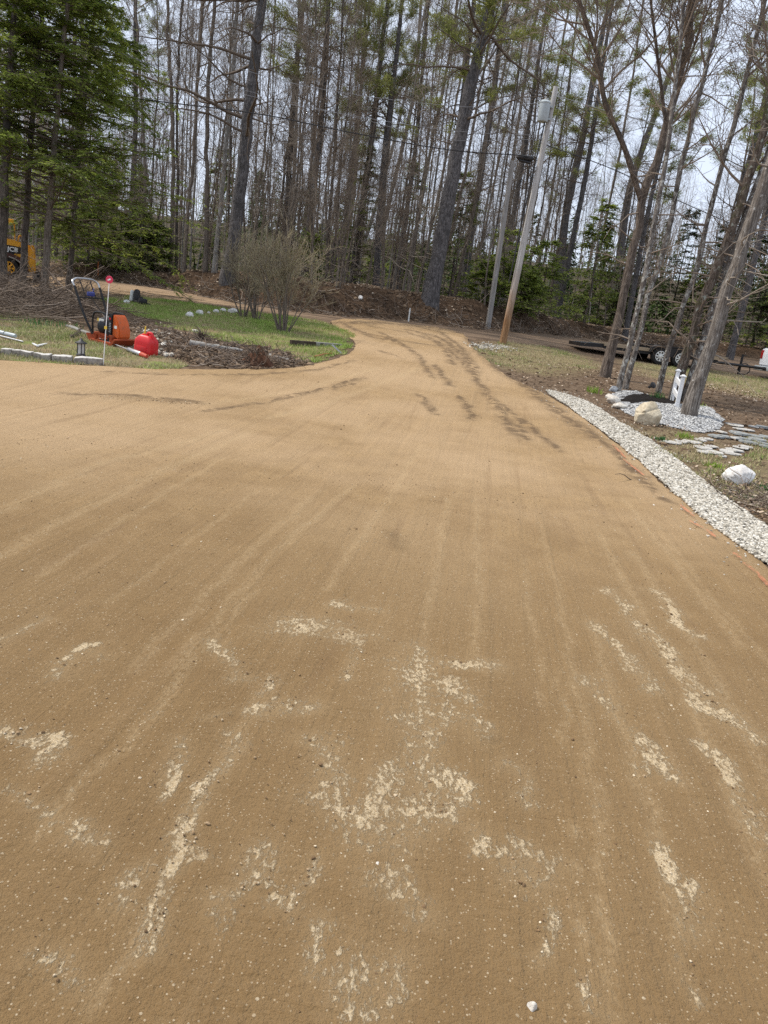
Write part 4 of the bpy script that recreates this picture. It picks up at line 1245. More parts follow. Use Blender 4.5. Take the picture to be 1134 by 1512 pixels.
pp = np.vstack([np.array([rng.normal(G(a, b)[:2], [sx, sy]) for _ in range(n)]) for a, b, sx, sy, n in q])
pp = pp[(sd_drive(pp[:, 0], pp[:, 1]) > .05) & (sd_strip(pp[:, 0], pp[:, 1]) > .03) & (sd_gbed(pp[:, 0], pp[:, 1]) > 0)]
leaf_scatter(pp, (.03, .075), 'dead leaves blown over the verges')

pp = np.vstack([np.array([rng.normal(G(a, b)[:2], [sx, sy]) for _ in range(n)]) for a, b, sx, sy, n in [(958, 630, .32, .10, 120), (1089, 714, .34, .12, 200), (1000, 655, .9, .4, 160), (1080, 650, .9, .5, 220), (905, 600, .3, .15, 60)]])
pp = pp[(sd_strip(pp[:, 0], pp[:, 1]) > .02) & (sd_drive(pp[:, 0], pp[:, 1]) > .05)]
leaf_scatter(pp, (.02, .05), 'dead leaves lying against the boulders and over the flagstones', lift=.03)
# roots and twigs washed out along the bank
n = 1500
x = rng.uniform(-16, 20, n); y = np.interp(x, TOE[:, 0], TOE[:, 1]) + np.abs(rng.normal(.5, .9, n)) - .3
a = rng.uniform(0, 6.28, n)
Pt, Rr = sticks(n, np.column_stack([x, y, H(x, y) + .02]), norm(np.column_stack([np.cos(a), np.sin(a), rng.uniform(-.1, .7, n)])), rng.uniform(.2, 1.0, n), rng.uniform(.005, .016, n), rng, 5, .3)
Pt[:, :, 2] = np.maximum(Pt[:, :, 2] - .03, H(Pt[:, :, 0], Pt[:, :, 1]) + .01)
V, F = tubes(Pt, Rr, 4)
tag(obj('twig_debris', mk_mesh('twig_debris', V, [F], {'tone': np.repeat(rng.uniform(0, .95, n), 20)}), M_STICK), 'exposed roots and broken twigs along the cut bank', kind='stuff')
# clods on bank
x = rng.uniform(-14, 20, 2600); y = np.interp(x, TOE[:, 0], TOE[:, 1]) + rng.uniform(-.5, 1.8, 2600)
M_CLOD = m_tone('soil_clods', [(0, (.04, .026, .016)), (.6, (.12, .078, .048)), (1, (.24, .17, .11))], .97, .4, 30)
stones('clods', np.column_stack([x, y, H(x, y)]), np.clip(rng.lognormal(-3.2, .5, 2600), .015, .13), rng, M_CLOD, 'clods of dark soil and small rocks on the cut bank')
# clods and rubble by the right verge
q = [(1010, 665, .9, .35, 260), (1070, 715, .6, .3, 200), (1110, 760, .5, .3, 220), (1128, 760, .25, .3, 160), (940, 640, .7, .3, 120), (720, 520, .8, 1.0, 180), (780, 560, 1.0, .7, 160), (900, 565, 1.5, .8, 260), (1080, 610, 1.3, 1.0, 420)]
pp = np.vstack([np.array([rng.normal(G(a, b)[:2], [sx, sy]) for _ in range(n_)]) for a, b, sx, sy, n_ in q])
pp = pp[(sd_drive(pp[:, 0], pp[:, 1]) > .03) & (sd_strip(pp[:, 0], pp[:, 1]) > .04) & (sd_gbed(pp[:, 0], pp[:, 1]) > 0.02)]
stones('clods', np.column_stack([pp, H(pp[:, 0], pp[:, 1])]), np.clip(rng.lognormal(-3.9, .5, len(pp)), .008, .06), rng, M_CLOD, 'loose clods of soil on the verge by the gravel strip')
n = 160
pp = np.vstack([np.array([rng.normal(G(a, b)[:2], [.35, .3]) for _ in range(n)]) for a, b in [(1100, 735), (1125, 745)]]); pp = pp[sd_strip(pp[:, 0], pp[:, 1]) > .02]; n = len(pp)
a = rng.uniform(0, 6.28, n)
Pt, Rr = sticks(n, np.column_stack([pp, H(pp[:, 0], pp[:, 1]) + .02]), norm(np.column_stack([np.cos(a), np.sin(a), rng.uniform(-.1, .3, n)])), rng.uniform(.1, .5, n), rng.uniform(.003, .007, n), rng, 5, .2)
V, F = tubes(Pt, Rr, 4)
tag(obj('twig_debris', mk_mesh('twig_debris', V, [F], {'tone': np.repeat(rng.uniform(0.1, 1, n), 20)}), M_STICK), 'twigs and dry stalks near the white boulder', kind='stuff')

# dug-up soil and bark debris between the compactor and the driveway
DIRT = chaikin(px_poly([(180, 478), (215, 478), (260, 490), (330, 506), (400, 514), (440, 528), (470, 538), (440, 543), (400, 546), (340, 546), (290, 540), (240, 525), (215, 505)]), 2)
p = scatter(DIRT, 2600, rng)
stones('clods', np.column_stack([p, H(p[:, 0], p[:, 1]) + .01]), np.clip(rng.lognormal(-3.8, .6, len(p)), .008, .09), rng, M_CLOD, 'dug up clods and bark scraps beside the grey log')
n = 900; p = scatter(DIRT, n, rng); a = rng.uniform(0, 6.28, n)
Pt, Rr = sticks(n, np.column_stack([p, H(p[:, 0], p[:, 1]) + .03]), norm(np.column_stack([np.cos(a), np.sin(a), rng.uniform(-.1, .3, n)])), rng.uniform(.08, .45, n), rng.uniform(.003, .010, n), rng, 5, .25)
V, F = tubes(Pt, Rr, 4)
tag(obj('twig_debris', mk_mesh('twig_debris', V, [F], {'tone': np.repeat(rng.uniform(0, .9, n), 20)}), M_STICK), 'roots and twigs strewn in the dug up soil beside the driveway', kind='stuff')
p = scatter(px_poly([(195, 485), (250, 490), (262, 530), (230, 525)]), 90, rng)
stones('rubble', np.column_stack([p, H(p[:, 0], p[:, 1]) + .02]), rng.uniform(.02, .06, len(p)), rng, M_WSTONE, 'pale stone rubble behind the red fuel can')

# ================================================================== ROCKS AND STONES
def rock_mesh(name, seed, s=(1, 1, 1), sub=4, rough=.16, cut=3, fine=.03):
    bm = bmesh.new(); bmesh.ops.create_icosphere(bm, subdivisions=sub, radius=1.0)
    V = np.array([v.co[:] for v in bm.verts]); r_ = np.random.default_rng(seed)
    for _ in range(cut * 3):
        nrm = norm(r_.normal(size=3)); d = r_.uniform(.62, .9)
        over = V @ nrm - d; V = V - np.outer(np.maximum(over, 0) * .92, nrm)
    f = 1 + rough * (fbm(V[:, 0] * 1.7 + V[:, 2], V[:, 1] * 1.7 - V[:, 2], seed, 2)) + fine * fbm(V[:, 0] * 7 + V[:, 2] * 5, V[:, 1] * 7 - V[:, 2] * 6, seed + 3, 3)
    V = V * f[:, None] * np.array(s)
    for v, c_ in zip(bm.verts, V): v.co = c_
    me = bpy.data.meshes.new(name); bm.to_mesh(me); bm.free()
    me.polygons.foreach_set('use_smooth', np.full(len(me.polygons), True))
    try: me.set_sharp_from_angle(angle=R(35))
    except Exception: pass
    return me


def m_rock(name, c1, c2, c3, s=6, thr=.5):
    t = NT(name); v = t.coord('Object')
    n1 = t.noise(v, s, 6, .65, .3); n2 = t.noise(v, s * 4, 5, .7)
    c = t.mix(t.ramp(n1, .35, .65), c1, c2); c = t.mix(t.ramp(n2, thr, thr + .2, 0, .8), c, c3)
    return t.fin(c, .9, t.bump(t.math('ADD', n1, n2), .6, .02), spec=.2)


M_TANROCK = m_rock('tan_boulder', (.44, .37, .26), (.62, .54, .40), (.34, .28, .2), 5)
M_WROCK = m_rock('white_boulder', (.62, .58, .53), (.80, .78, .74), (.36, .32, .28), 5, .53)
M_PALER = m_rock('pale_stone', (.50, .45, .38), (.72, .68, .60), (.35, .30, .24), 9)
M_GREYR = m_rock('grey_stone', (.22, .23, .24), (.40, .41, .42), (.16, .16, .17), 8)
M_SLATE = m_rock('flagstone', (.40, .38, .34), (.60, .57, .52), (.24, .22, .19), 9)
M_SLATEG = m_rock('grey_flagstone', (.20, .21, .205), (.34, .35, .335), (.15, .14, .13), 9)
M_GRANITE = m_rock('edging_granite', (.20, .18, .16), (.36, .33, .29), (.12, .105, .09), 14)


def rock_at(name, px, py, wpx, hpx, label, cat, mat, seed, group=None, dep=.8, sink=.25, rot=0.0, **kw):
    b = G(px, py); s = mpp(b[1])
    w_, h_ = wpx * s * .58, hpx * s * .62
    o = obj(name, rock_mesh(name, seed, (w_, w_ * dep, h_), **kw), mat, None, [b[0], b[1], b[2] + h_ * (1 - sink) - .02])
    o.rotation_euler = (0, 0, rot)
    return tag(o, label, cat, group)


def tan_boulder():
    b = G(958, 628); s = mpp(b[1])
    bm = bmesh.new(); bmesh.ops.create_icosphere(bm, subdivisions=5, radius=1.0)
    V = np.array([v.co[:] for v in bm.verts]); r_ = np.random.default_rng(5)
    for nrm, d in [((.75, -.1, .55), .72), ((-.7, -.2, .62), .74), ((.1, -.8, .55), .70), ((-.3, -.9, -.1), .78), ((.9, -.3, 0), .84), ((-.95, 0, -.1), .86), ((.1, .3, .95), .84), ((.5, -.75, -.3), .8)]:
        nrm = norm(np.array(nrm)); V = V - np.outer(np.maximum(V @ nrm - d, 0) * .9, nrm)
    V[:, 0] += .18 * (1 - V[:, 2]) * (V[:, 0] < 0) * -.5
    g_ = V[:, 0] * .35 - V[:, 2] + .42
    V = V * (1 - .10 * np.exp(-(g_ / .07) ** 2) * (V[:, 1] < .2))[:, None]
    f = 1 + .12 * fbm(V[:, 0] * 2 + V[:, 2], V[:, 1] * 2 - V[:, 2], 9, 3) + .03 * fbm(V[:, 0] * 8 + V[:, 2] * 6, V[:, 1] * 8, 4, 3)
    V = V * f[:, None] * np.array([21 * s, 18 * s, 21 * s])
    for v, c_ in zip(bm.verts, V): v.co = c_
    o = bobj('boulder', bm, M_TANROCK, None, True, [b[0], b[1] + .1, b[2] + 14.5 * s], 30)
    tag(o, 'tan boulder with a notched top at the front of the gravel bed', 'boulder')


tan_boulder()
rock_at('boulder', 1089, 713, 48, 34, 'blocky white boulder on the grass right of the gravel strip', 'boulder', M_WROCK, 12, dep=.7, rot=.2, cut=4, rough=.14, fine=.10, sub=5, sink=.6)
for i, (a, b, w_, h_, mt, lab) in enumerate([(905, 596, 18, 13, M_PALER, 'long pale stone edging the left end of the mulch bed'), (913, 603, 20, 10, M_PALER, 'low pale stone at the front corner of the mulch bed'), (899, 588, 10, 8, M_PALER, 'small tan stone just left of the mulch bed'), (905, 578, 12, 9, M_GREYR, 'grey stone at the foot of the mottled trunks')]):
    rock_at('bed_stone', a, b, w_, h_, lab, 'stone', mt, 30 + i, 'stones edging the mulch bed', cut=3)
for i, (a, b, w_, h_, lab) in enumerate([(280, 468, 11, 8, 'white stone at the left end of the row in the lawn'), (295, 465, 11, 8, 'second white stone of the row in the lawn, next to the left end one'), (308, 463, 5, 4, 'smallest white stone in the middle of the row in the lawn'), (319, 462, 9, 6, 'flat white stone in the middle of the row in the lawn'), (329, 461, 9, 7, 'white stone second from the bare bush in the lawn row'), (344, 463, 14, 8, 'widest white stone beside the foot of the bare bush'),
                                            (288, 490, 10, 5, 'flat grey brown stone on the bare soil below the lawn row')]):
    rock_at('lawn_stone', a, b, w_, h_, lab, 'stone', M_WROCK if i < 6 else M_PALER, 50 + i, 'white stones in the lawn' if i < 6 else None, cut=2, sub=3, dep=.7)
rock_at('bank_stone', 532, 441, 6, 5, 'small white stone on the bank right of the bare bush', 'stone', M_WROCK, 61, sub=3)
# loose stones on the driveway
for i, (a, b, w_, h_, mt, lab) in enumerate([(783, 1503, 20, 24, M_PALER, 'largest loose stone, pale and angular, at the bottom of the driveway'), (805, 1430, 10, 9, M_PALER, 'small rounded pale stone above the largest loose stone'), (642, 1442, 8, 7, M_GREYR, 'small round greyish stone in the bottom middle of the driveway'), (657, 1340, 10, 7, M_PALER, 'small flat cream stone right of the scuffed patches'), (556, 1288, 13, 10, M_PALER, 'left one of two cream stones lying together on the scuffed dirt'), (566, 1293, 10, 8, M_PALER, 'right one of two cream stones lying together on the scuffed dirt'),
                                            (610, 1138, 9, 8, M_PALER, 'pale stone in the upper scuffed streak'), (455, 1180, 7, 6, M_GREYR, 'little grey stone left of the v shaped scuff'), (557, 1447, 12, 8, M_PALER, 'cream stone set in the lowest scuffed patch'), (440, 1310, 6, 5, M_WROCK, 'tiny white stone left of the scuffed middle'), (22, 1368, 9, 6, M_WROCK, 'white chip of stone at the lower left edge of the driveway')]):
    rock_at('loose_stone', a, b, w_, h_, lab, 'stone', mt, 70 + i, 'loose stones on the driveway', cut=3, sub=3, sink=.25, rot=i * 1.3).location.z += .036
# flagstones
FS = [(330, 645, 130, 30, 0), (405, 640, 90, 30, 0), (470, 642, 85, 30, 0), (520, 652, 100, 32, 0), (565, 634, 70, 26, 0), (625, 618, 100, 22, 0), (590, 692, 120, 36, 0), (660, 684, 90, 30, 0), (600, 732, 110, 34, 0), (690, 738, 110, 36, 0), (735, 756, 80, 26, 0), (790, 722, 110, 36, 0), (850, 714, 100, 34, 0), (905, 696, 100, 26, 0), (945, 690, 90, 24, 0), (835, 742, 110, 24, 0), (700, 600, 100, 28, 1), (765, 602, 90, 26, 1), (745, 565, 60, 26, 0), (830, 612, 90, 24, 0), (890, 572, 130, 62, 1), (862, 502, 120, 28, 0), (930, 540, 130, 24, 0), (915, 622, 110, 26, 1), (1040, 632, 100, 50, 1), (1030, 598, 90, 34, 1), (1105, 604, 80, 40, 1), (960, 648, 110, 30, 1), (1092, 664, 70, 34, 1), (1105, 690, 70, 24, 1), (1020, 514, 70, 20, 0), (1105, 524, 100, 30, 1), (1000, 655, 70, 24, 0)]
for i, (zx, zy, zw, zh, kind) in enumerate(FS):
    a, b = 934 + zx / 5.67, 540 + zy / 5.67
    g0 = G(a - zw / 11.34, b); g1 = G(a + zw / 11.34, b); gt = G(a, b - zh / 11.34); gb = G(a, b + zh / 11.34)
    c = (g0 + g1) / 2; wx = np.linalg.norm((g1 - g0)[:2]) * .47; wy = min(np.linalg.norm((gt - gb)[:2]) * .5, wx * 1.6)
    r_ = np.random.default_rng(500 + i); k = 7
    an = np.sort(np.arange(k) / k * 6.283 + r_.uniform(-.3, .3, k)); rr = r_.uniform(.85, 1.12, k)
    bm = bmesh.new(); th = .016 + .010 * (kind == 1)
    lo = [bm.verts.new((math.cos(q_) * wx * r1, math.sin(q_) * wy * r1, 0)) for q_, r1 in zip(an, rr)]
    hi = [bm.verts.new((math.cos(q_) * wx * r1 * .96, math.sin(q_) * wy * r1 * .96, th + r_.uniform(-.004, .004))) for q_, r1 in zip(an, rr)]
    bm.faces.new(hi); bm.faces.new(lo[::-1])
    for j in range(k): bm.faces.new((lo[j], lo[(j + 1) % k], hi[(j + 1) % k], hi[j]))
    o = bobj('flagstone', bm, M_SLATEG if kind else M_SLATE, None, False, [c[0], c[1], c[2] + .002 + .004 * (i % 5)])
    tag(o, 'grey irregular flagstone laid in the bare soil right of the gravel bed' if kind else 'pale flat flagstone laid in the bare soil right of the gravel bed', 'flagstone', 'grey flagstones' if kind else 'pale flagstones')
# granite edging in front of the left lawn
EDG = [((-60, 521), (-2, 524), 'edging block cut off by the left edge of the view'), ((0, 524), (16, 526), 'short edging block second from the left edge'), ((17, 526), (46, 530), 'long edging block left of the path lantern'), ((48, 531), (74, 534), 'edging block with a pale top in the middle of the row'), ((75, 534), (105, 537), 'edging block just left of the path lantern'), ((106, 537), (150, 540), 'edging block under the path lantern, last before the marker stake')]
for i, (a, b, lab) in enumerate(EDG):
    p0, p1 = G(*a), G(*b); d = p1 - p0; L = np.linalg.norm(d[:2])
    bm = bmesh.new(); r_ = np.random.default_rng(40 + i)
    add_box(bm, (0, 0, 0), (L * .98, .13, .17), bevel=.018)
    bmesh.ops.subdivide_edges(bm, edges=bm.edges[:], cuts=3, use_grid_fill=True)
    for v in bm.verts:
        v.co += Vector(((float(vnoise(v.co.x * 14 + i * 9, v.co.z * 14 + v.co.y * 9, 3))) * .02, float(vnoise(v.co.x * 11, v.co.z * 12, 4 + i)) * .03, float(vnoise(v.co.x * 10 + i, v.co.y * 10, 5)) * .03 * (v.co.z > 0)))
    t = None
    o = bobj('edging_stone', bm, M_GRANITE, None, True, None, 35)
    c = (p0 + p1) / 2
    o.location = (c[0], c[1] + .06, c[2] + .025); o.rotation_euler = (0, -math.atan2(d[2], L), math.atan2(d[1], d[0]))
    tag(o, lab, 'edging stone', 'granite edging of the left lawn')
t = NT('edging_granite_b')  # paler colour on upward faces of the edging blocks
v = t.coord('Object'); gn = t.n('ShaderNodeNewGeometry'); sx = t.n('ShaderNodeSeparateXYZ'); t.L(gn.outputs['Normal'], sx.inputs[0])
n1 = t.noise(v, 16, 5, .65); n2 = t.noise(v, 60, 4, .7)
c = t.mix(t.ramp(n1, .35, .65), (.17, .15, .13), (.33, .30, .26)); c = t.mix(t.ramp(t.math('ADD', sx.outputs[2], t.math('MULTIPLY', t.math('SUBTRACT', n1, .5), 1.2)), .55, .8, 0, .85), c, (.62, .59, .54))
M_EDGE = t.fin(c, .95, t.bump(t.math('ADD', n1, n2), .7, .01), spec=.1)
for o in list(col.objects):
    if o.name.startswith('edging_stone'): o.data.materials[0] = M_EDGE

# ================================================================== MAN-MADE THINGS
PX = lambda c, r=.5, m=0.0, d=.25, nm='paint': m_plain(nm, c, r, m, d)
M_BLACK = m_plain('black_metal', (.012, .012, .013), .45, .2, .25)
M_BLACKP = m_plain('black_plastic', (.018, .018, .02), .5, 0, .25)
M_ORANGE = m_plain('orange_paint', (.56, .10, .013), .45, 0, .55, (.20, .10, .05), scale=17)
M_RUST = m_plain('rusty_orange', (.33, .065, .022), .7, 0, .6, (.13, .06, .035), .2, 16)
M_STEEL = m_plain('bare_steel', (.48, .48, .48), .38, .8, .3)
M_RED = m_plain('red_plastic', (.60, .017, .020), .42, 0, .35, (.34, .06, .045), scale=12)
M_YELL = m_plain('yellow_plastic', (.75, .52, .06), .45, 0, .15)
M_WHITE = m_plain('white_vinyl', (.80, .80, .80), .45, 0, .15, (.45, .42, .36))
M_BLUE = m_plain('blue_plastic', (.03, .045, .22), .45, 0, .2)
M_LABEL = m_plain('label_white', (.70, .70, .66), .5, 0, .15)
M_YEL2 = m_plain('loader_yellow', (.72, .34, .012), .4, 0, .25)
M_MAROON = m_plain('dark_red_plastic', (.05, .012, .008), .55, 0, .3)
M_RUBBER = m_plain('rubber', (.018, .018, .018), .85, 0, .45, (.10, .08, .06), .2)
M_GREYW = m_plain('weathered_wood', (.30, .285, .26), .9, 0, .5, (.14, .12, .10), .1, 5)
M_DARKW = m_plain('dark_wet_wood', (.06, .045, .034), .85, 0, .4, (.2, .17, .13), .1, 6)
M_BOARD = m_plain('tan_boards', (.36, .28, .19), .85, 0, .4, (.2, .15, .1), .1, 5)
M_GREYM = m_plain('grey_steel', (.42, .46, .47), .45, .1, .2, (.25, .22, .2))
M_GLASS = m_plain('dark_glass', (.02, .025, .03), .08, 0, .05, (.1, .1, .1), .5)

# ---- plate compactor
b = G(163, 507)
cp = empty('plate_compactor', b + [0, 0, -.01], 'orange and black plate compactor with a tall loop handle beside the red fuel can', 'compactor', rotz=R(-50))
cp.rotation_euler = (R(1), R(3), R(-27))
bm = bm_new()
add_prism(bm, [(-.36, .13), (-.34, .145), (-.25, .055), (.27, .055), (.36, .15), (.385, .13), (.29, .01), (-.27, .01)], -.25, .25)
pl_ = bobj('base_plate', bm, M_RUST, cp)
bm = bm_new(); add_box(bm, (0, 0, .16), (.50, .34, .05), bevel=.01); add_box(bm, (-.2, .16, .11), (.06, .05, .10), bevel=.01); add_box(bm, (-.2, -.16, .11), (.06, .05, .10), bevel=.01); add_box(bm, (.2, .16, .11), (.06, .05, .10), bevel=.01); add_box(bm, (.2, -.16, .11), (.06, .05, .10), bevel=.01)
bobj('engine_deck', bm, M_RUST, cp)
bm = bm_new(); add_lathe(bm, [(.085, -.12), (.085, .12)], (.12, 0, .13), 16, eul(R(90), 0, 0)); bobj('exciter_housing', bm, M_BLACK, cp, True)
bm = bm_new(); add_box(bm, (-.06, 0, .27), (.26, .26, .18), bevel=.03); add_box(bm, (-.05, 0, .40), (.30, .24, .10), bevel=.04); add_lathe(bm, [(.03, 0), (.03, .03)], (-.02, .02, .45), 12)
en = bobj('engine', bm, M_BLACKP, cp, True)
bm = bm_new(); add_lathe(bm, [(.0, .03), (.06, .03), (.095, .015), (.105, 0), (.105, -.04)], (-.07, -.155, .30), 20, eul(R(90), 0, 0)); bobj('recoil_starter', bm, M_BLACKP, cp, True)
bm = bm_new(); add_box(bm, (-.10, -.137, .405), (.13, .008, .05)); bobj('sticker', bm, M_LABEL, cp)
bm = bm_new(); add_box(bm, (-.185, -.135, .405), (.04, .008, .05)); bobj('sticker', bm, M_YELL, cp)
bm = bm_new(); add_box(bm, (.255, -.1315, .34), (.07, .004, .05)); bobj('sticker', bm, M_LABEL, cp)
bm = bm_new(); add_box(bm, (.13, -.1525, .47), (.04, .004, .035)); bobj('sticker', bm, M_RED, cp)
bm = bm_new(); [add_box(bm, (.135, -.151, .24 + .03 * k), (.045, .006, .012)) for k in range(6)]; bobj('vent', bm, M_GREYM, cp)
bm = bm_new(); add_tube(bm, smooth_path([(-.60, .05, .78), (-.50, .04, .66), (-.36, .10, .5), (-.18, .06, .43)], 14), .006, 6); bobj('throttle_cable', bm, M_BLACKP, cp, True)
bm = bm_new(); add_lathe(bm, [(.045, -.07), (.055, -.05), (.055, .05), (.045, .07)], (.02, .09, .38), 14, eul(0, R(90), 0)); bobj('muffler', bm, M_GREYM, cp, True)
bm = bm_new(); add_lathe(bm, [(.055, -.06), (.06, -.04), (.06, .06), (.05, .07)], (-.17, .07, .42), 16, eul(0, R(90), 0)); bobj('air_filter', bm, M_BLACKP, cp, True)
bm = bm_new(); add_prism(bm, [(.10, .17), (.10, .54), (.17, .56), (.17, .17)], -.15, .15); bobj('cover_panel', bm, M_BLACKP, cp)
bm = bm_new()
vs = add_prism(bm, [(.175, .17), (.175, .55), (.215, .545), (.30, .44), (.355, .30), (.36, .17), (.33, .14)], -.13, .13)
bmesh.ops.bevel(bm, geom=bm.edges[:], offset=.014, segments=2, affect='EDGES')
bobj('front_cover', bm, M_ORANGE, cp, True)
bm = bm_new()
for s_ in (-1, 1):
    add_tube(bm, smooth_path([(-.24, s_ * .20, .16), (-.24, s_ * .21, .42), (-.19, s_ * .21, .53), (-.05, s_ * .21, .55), (.07, s_ * .21, .54), (.12, s_ * .21, .44), (.15, s_ * .20, .16)], 22), .018)
add_tube(bm, [(.07, -.21, .54), (.07, .21, .54)], .012)
bobj('roll_cage', bm, M_BLACK, cp, True)
bm = bm_new()
add_tube(bm, smooth_path([(-.22, -.22, .14), (-.42, -.265, .47), (-.60, -.28, .80), (-.665, -.28, .92)], 16), .021)
add_tube(bm, smooth_path([(-.22, .22, .14), (-.42, .265, .47), (-.60, .28, .80), (-.665, .28, .92)], 16), .021)
add_tube(bm, [(-.565, -.28, .735), (-.565, .28, .735)], .013)
add_tube(bm, [(-.565, -.10, .735), (-.72, -.13, 1.03)], .010); add_tube(bm, [(-.565, .12, .735), (-.72, .10, 1.03)], .010)
bobj('handle', bm, M_BLACK, cp, True)
bm = bm_new(); add_tube(bm, smooth_path([(-.66, -.28, .91), (-.72, -.28, .99), (-.755, -.19, 1.04), (-.76, -.08, 1.05), (-.76, .08, 1.05), (-.755, .19, 1.04), (-.72, .28, .99), (-.66, .28, .91)], 28), .018)
bobj('grip_bar', bm, M_STEEL, cp, True)
bm = bm_new(); add_box(bm, (-.60, .03, .80), (.09, .12, .08), bevel=.015); add_tube(bm, [(-.60, .07, .83), (-.63, .12, .90)], .008); bobj('throttle_box', bm, M_BLUE, cp, True)

# grey board lying behind the plate
p0, p1 = G(103, 484), G(137, 497)
bm = bm_new(); d = p1 - p0; L = np.linalg.norm(d); add_box(bm, (0, 0, 0), (L * 1.15, .12, .035), bevel=.004)
o = bobj('board', bm, M_GREYW); o.location = (p0 + p1) / 2 + [0, 0, .03]; o.rotation_euler = (0, -math.asin(d[2] / L), math.atan2(d[1], d[0])); tag(o, 'weathered grey board lying by the compactor plate', 'board')

# ---- fuel can
b = G(215, 524)
fc = empty('fuel_can', b - [0, 0, .01], 'red plastic fuel can with a yellow spout on the lawn right of the compactor', 'fuel can')
fc.rotation_euler = (R(2), R(5), R(-18))
bm = bm_new()
w0, d0 = .175, .135
prof = [(0, .94), (.012, 1.0), (.10, 1.0), (.23, .985), (.275, .92), (.325, .70), (.345, .56), (.35, .48)]
rings = []
for z, k in prof:
    ring = []
    for i in range(28):
        a = i / 28 * 6.2832; cx_, cy_ = math.cos(a), math.sin(a)
        e = .30
        ring.append(bm.verts.new((math.copysign(abs(cx_) ** e, cx_) * w0 * (k if z > .2 else k), math.copysign(abs(cy_) ** e, cy_) * d0 * (k * .85 + .15), z)))
    rings.append(ring)
for r0, r1 in zip(rings[:-1], rings[1:]):
    for i in range(28): bm.faces.new((r0[i], r0[(i + 1) % 28], r1[(i + 1) % 28], r1[i]))
bm.faces.new(rings[0][::-1]); bm.faces.new(rings[-1])
bobj('body', bm, M_RED, fc, True, None, 50)
bm = bm_new(); add_tube(bm, smooth_path([(-.02, 0, .32), (.02, 0, .39), (.09, 0, .385), (.135, 0, .30), (.155, 0, .23)], 16), .026, 10); add_box(bm, (0, -.137, .12), (.20, .006, .10), bevel=.003)
bobj('handle', bm, M_RED, fc, True)
bm = bm_new(); add_lathe(bm, [(.038, 0), (.038, .035), (.028, .04)], (-.06, 0, .325), 16); bobj('cap', bm, M_RED, fc, True)
bm = bm_new(); add_tube(bm, [(-.06, 0, .35), (-.055, 0, .42), (-.05, 0, .49)], [.017, .014, .011], 10); bobj('spout', bm, M_YELL, fc, True)

# ---- tamping tool with silver barrel
p0, p1 = G(155, 507), G(217, 531)
d = norm(p1 - p0); L = np.linalg.norm(p1 - p0)
tt_ = empty('pole_tool', p0 + [0, 0, .05], 'thin silver rod tool with a silver barrel and red end lying below the compactor', 'tool')
e1 = lambda k: d * L * k
bm = bm_new(); add_tube(bm, [e1(-.35), e1(.58)], .010); bobj('rod', bm, M_STEEL, tt_, True)
bm = bm_new(); add_tube(bm, [e1(.56), e1(.58), e1(.86), e1(.87)], [.022, .040, .042, .036], 14); bobj('barrel', bm, M_STEEL, tt_, True)
bm = bm_new(); add_tube(bm, [e1(.60) - [0, 0, .02], e1(.84) - [0, 0, .03]], .035, 10); bobj('grip', bm, M_BLACKP, tt_, True)
bm = bm_new(); add_tube(bm, [e1(.87), e1(.93), e1(1.0)], [.045, .042, .030], 12); bobj('end_cap', bm, m_plain('red_tool_end', (.42, .05, .02), .5), tt_, True)

# ---- pole pieces at the left edge
p0, p1 = G(-30, 492), G(34, 508)
d = norm(p1 - p0); L = np.linalg.norm(p1 - p0)
o_ = empty('pole_saw', p0 + [0, 0, .04], 'long silver pole with two grey grip sleeves lying at the left edge of the lawn', 'tool')
bm = bm_new(); add_tube(bm, [d * 0, d * L], .014, 10); bobj('pole', bm, M_STEEL, o_, True)
for k0, k1 in ((.12, .52), (.55, .78)):
    bm = bm_new(); q = np.array([0, .08, .05]); add_tube(bm, [d * L * k0 + q, d * L * (k0 + .02) + q, d * L * (k1 - .02) + q, d * L * k1 + q], [.030, .036, .036, .030], 12); bobj('grip_sleeve', bm, M_GREYM, o_, True)
a, b_, c_ = G(47, 507), G(56, 514), G(70, 507)
bm = bm_new()
for u, v_ in ((a, b_), (b_, c_)):
    dd = v_ - u; LL = np.linalg.norm(dd[:2]); add_box(bm, tuple((u + v_) / 2 - b_ + [0, 0, .02]), (LL + .03, .035, .02), eul(0, 0, math.atan2(dd[1], dd[0])), .003)
o = bobj('angle_bracket', bm, M_WHITE, None, False, list(b_)); tag(o, 'white angled bracket lying open on the grass right of the silver pole', 'bracket')

# ---- path lantern
b = G(117, 535) + [0, .06, .10]
la = empty('path_lantern', b, 'small black path lantern standing on the stone edging', 'lantern')
bm = bm_new(); add_lathe(bm, [(.07, 0), (.07, .012), (.055, .03), (.05, .035)]); bobj('base', bm, M_BLACKP, la, True)
bm = bm_new(); add_lathe(bm, [(.047, .035), (.047, .185)], k=20); bobj('lamp_glass', bm, m_plain('lantern_glass', (.42, .42, .40), .2, 0, .2, (.2, .2, .2), .5), la, True)
bm = bm_new()
for i in range(4):
    a = i * 1.5708 + .5; add_box(bm, (math.cos(a) * .053, math.sin(a) * .053, .11), (.012, .012, .155), eul(0, 0, a))
bobj('frame', bm, M_BLACKP, la)
bm = bm_new(); add_lathe(bm, [(.0, .28), (.03, .232), (.06, .215), (.088, .20), (.09, .188), (.06, .185)]); bobj('cap', bm, M_BLACKP, la, True)

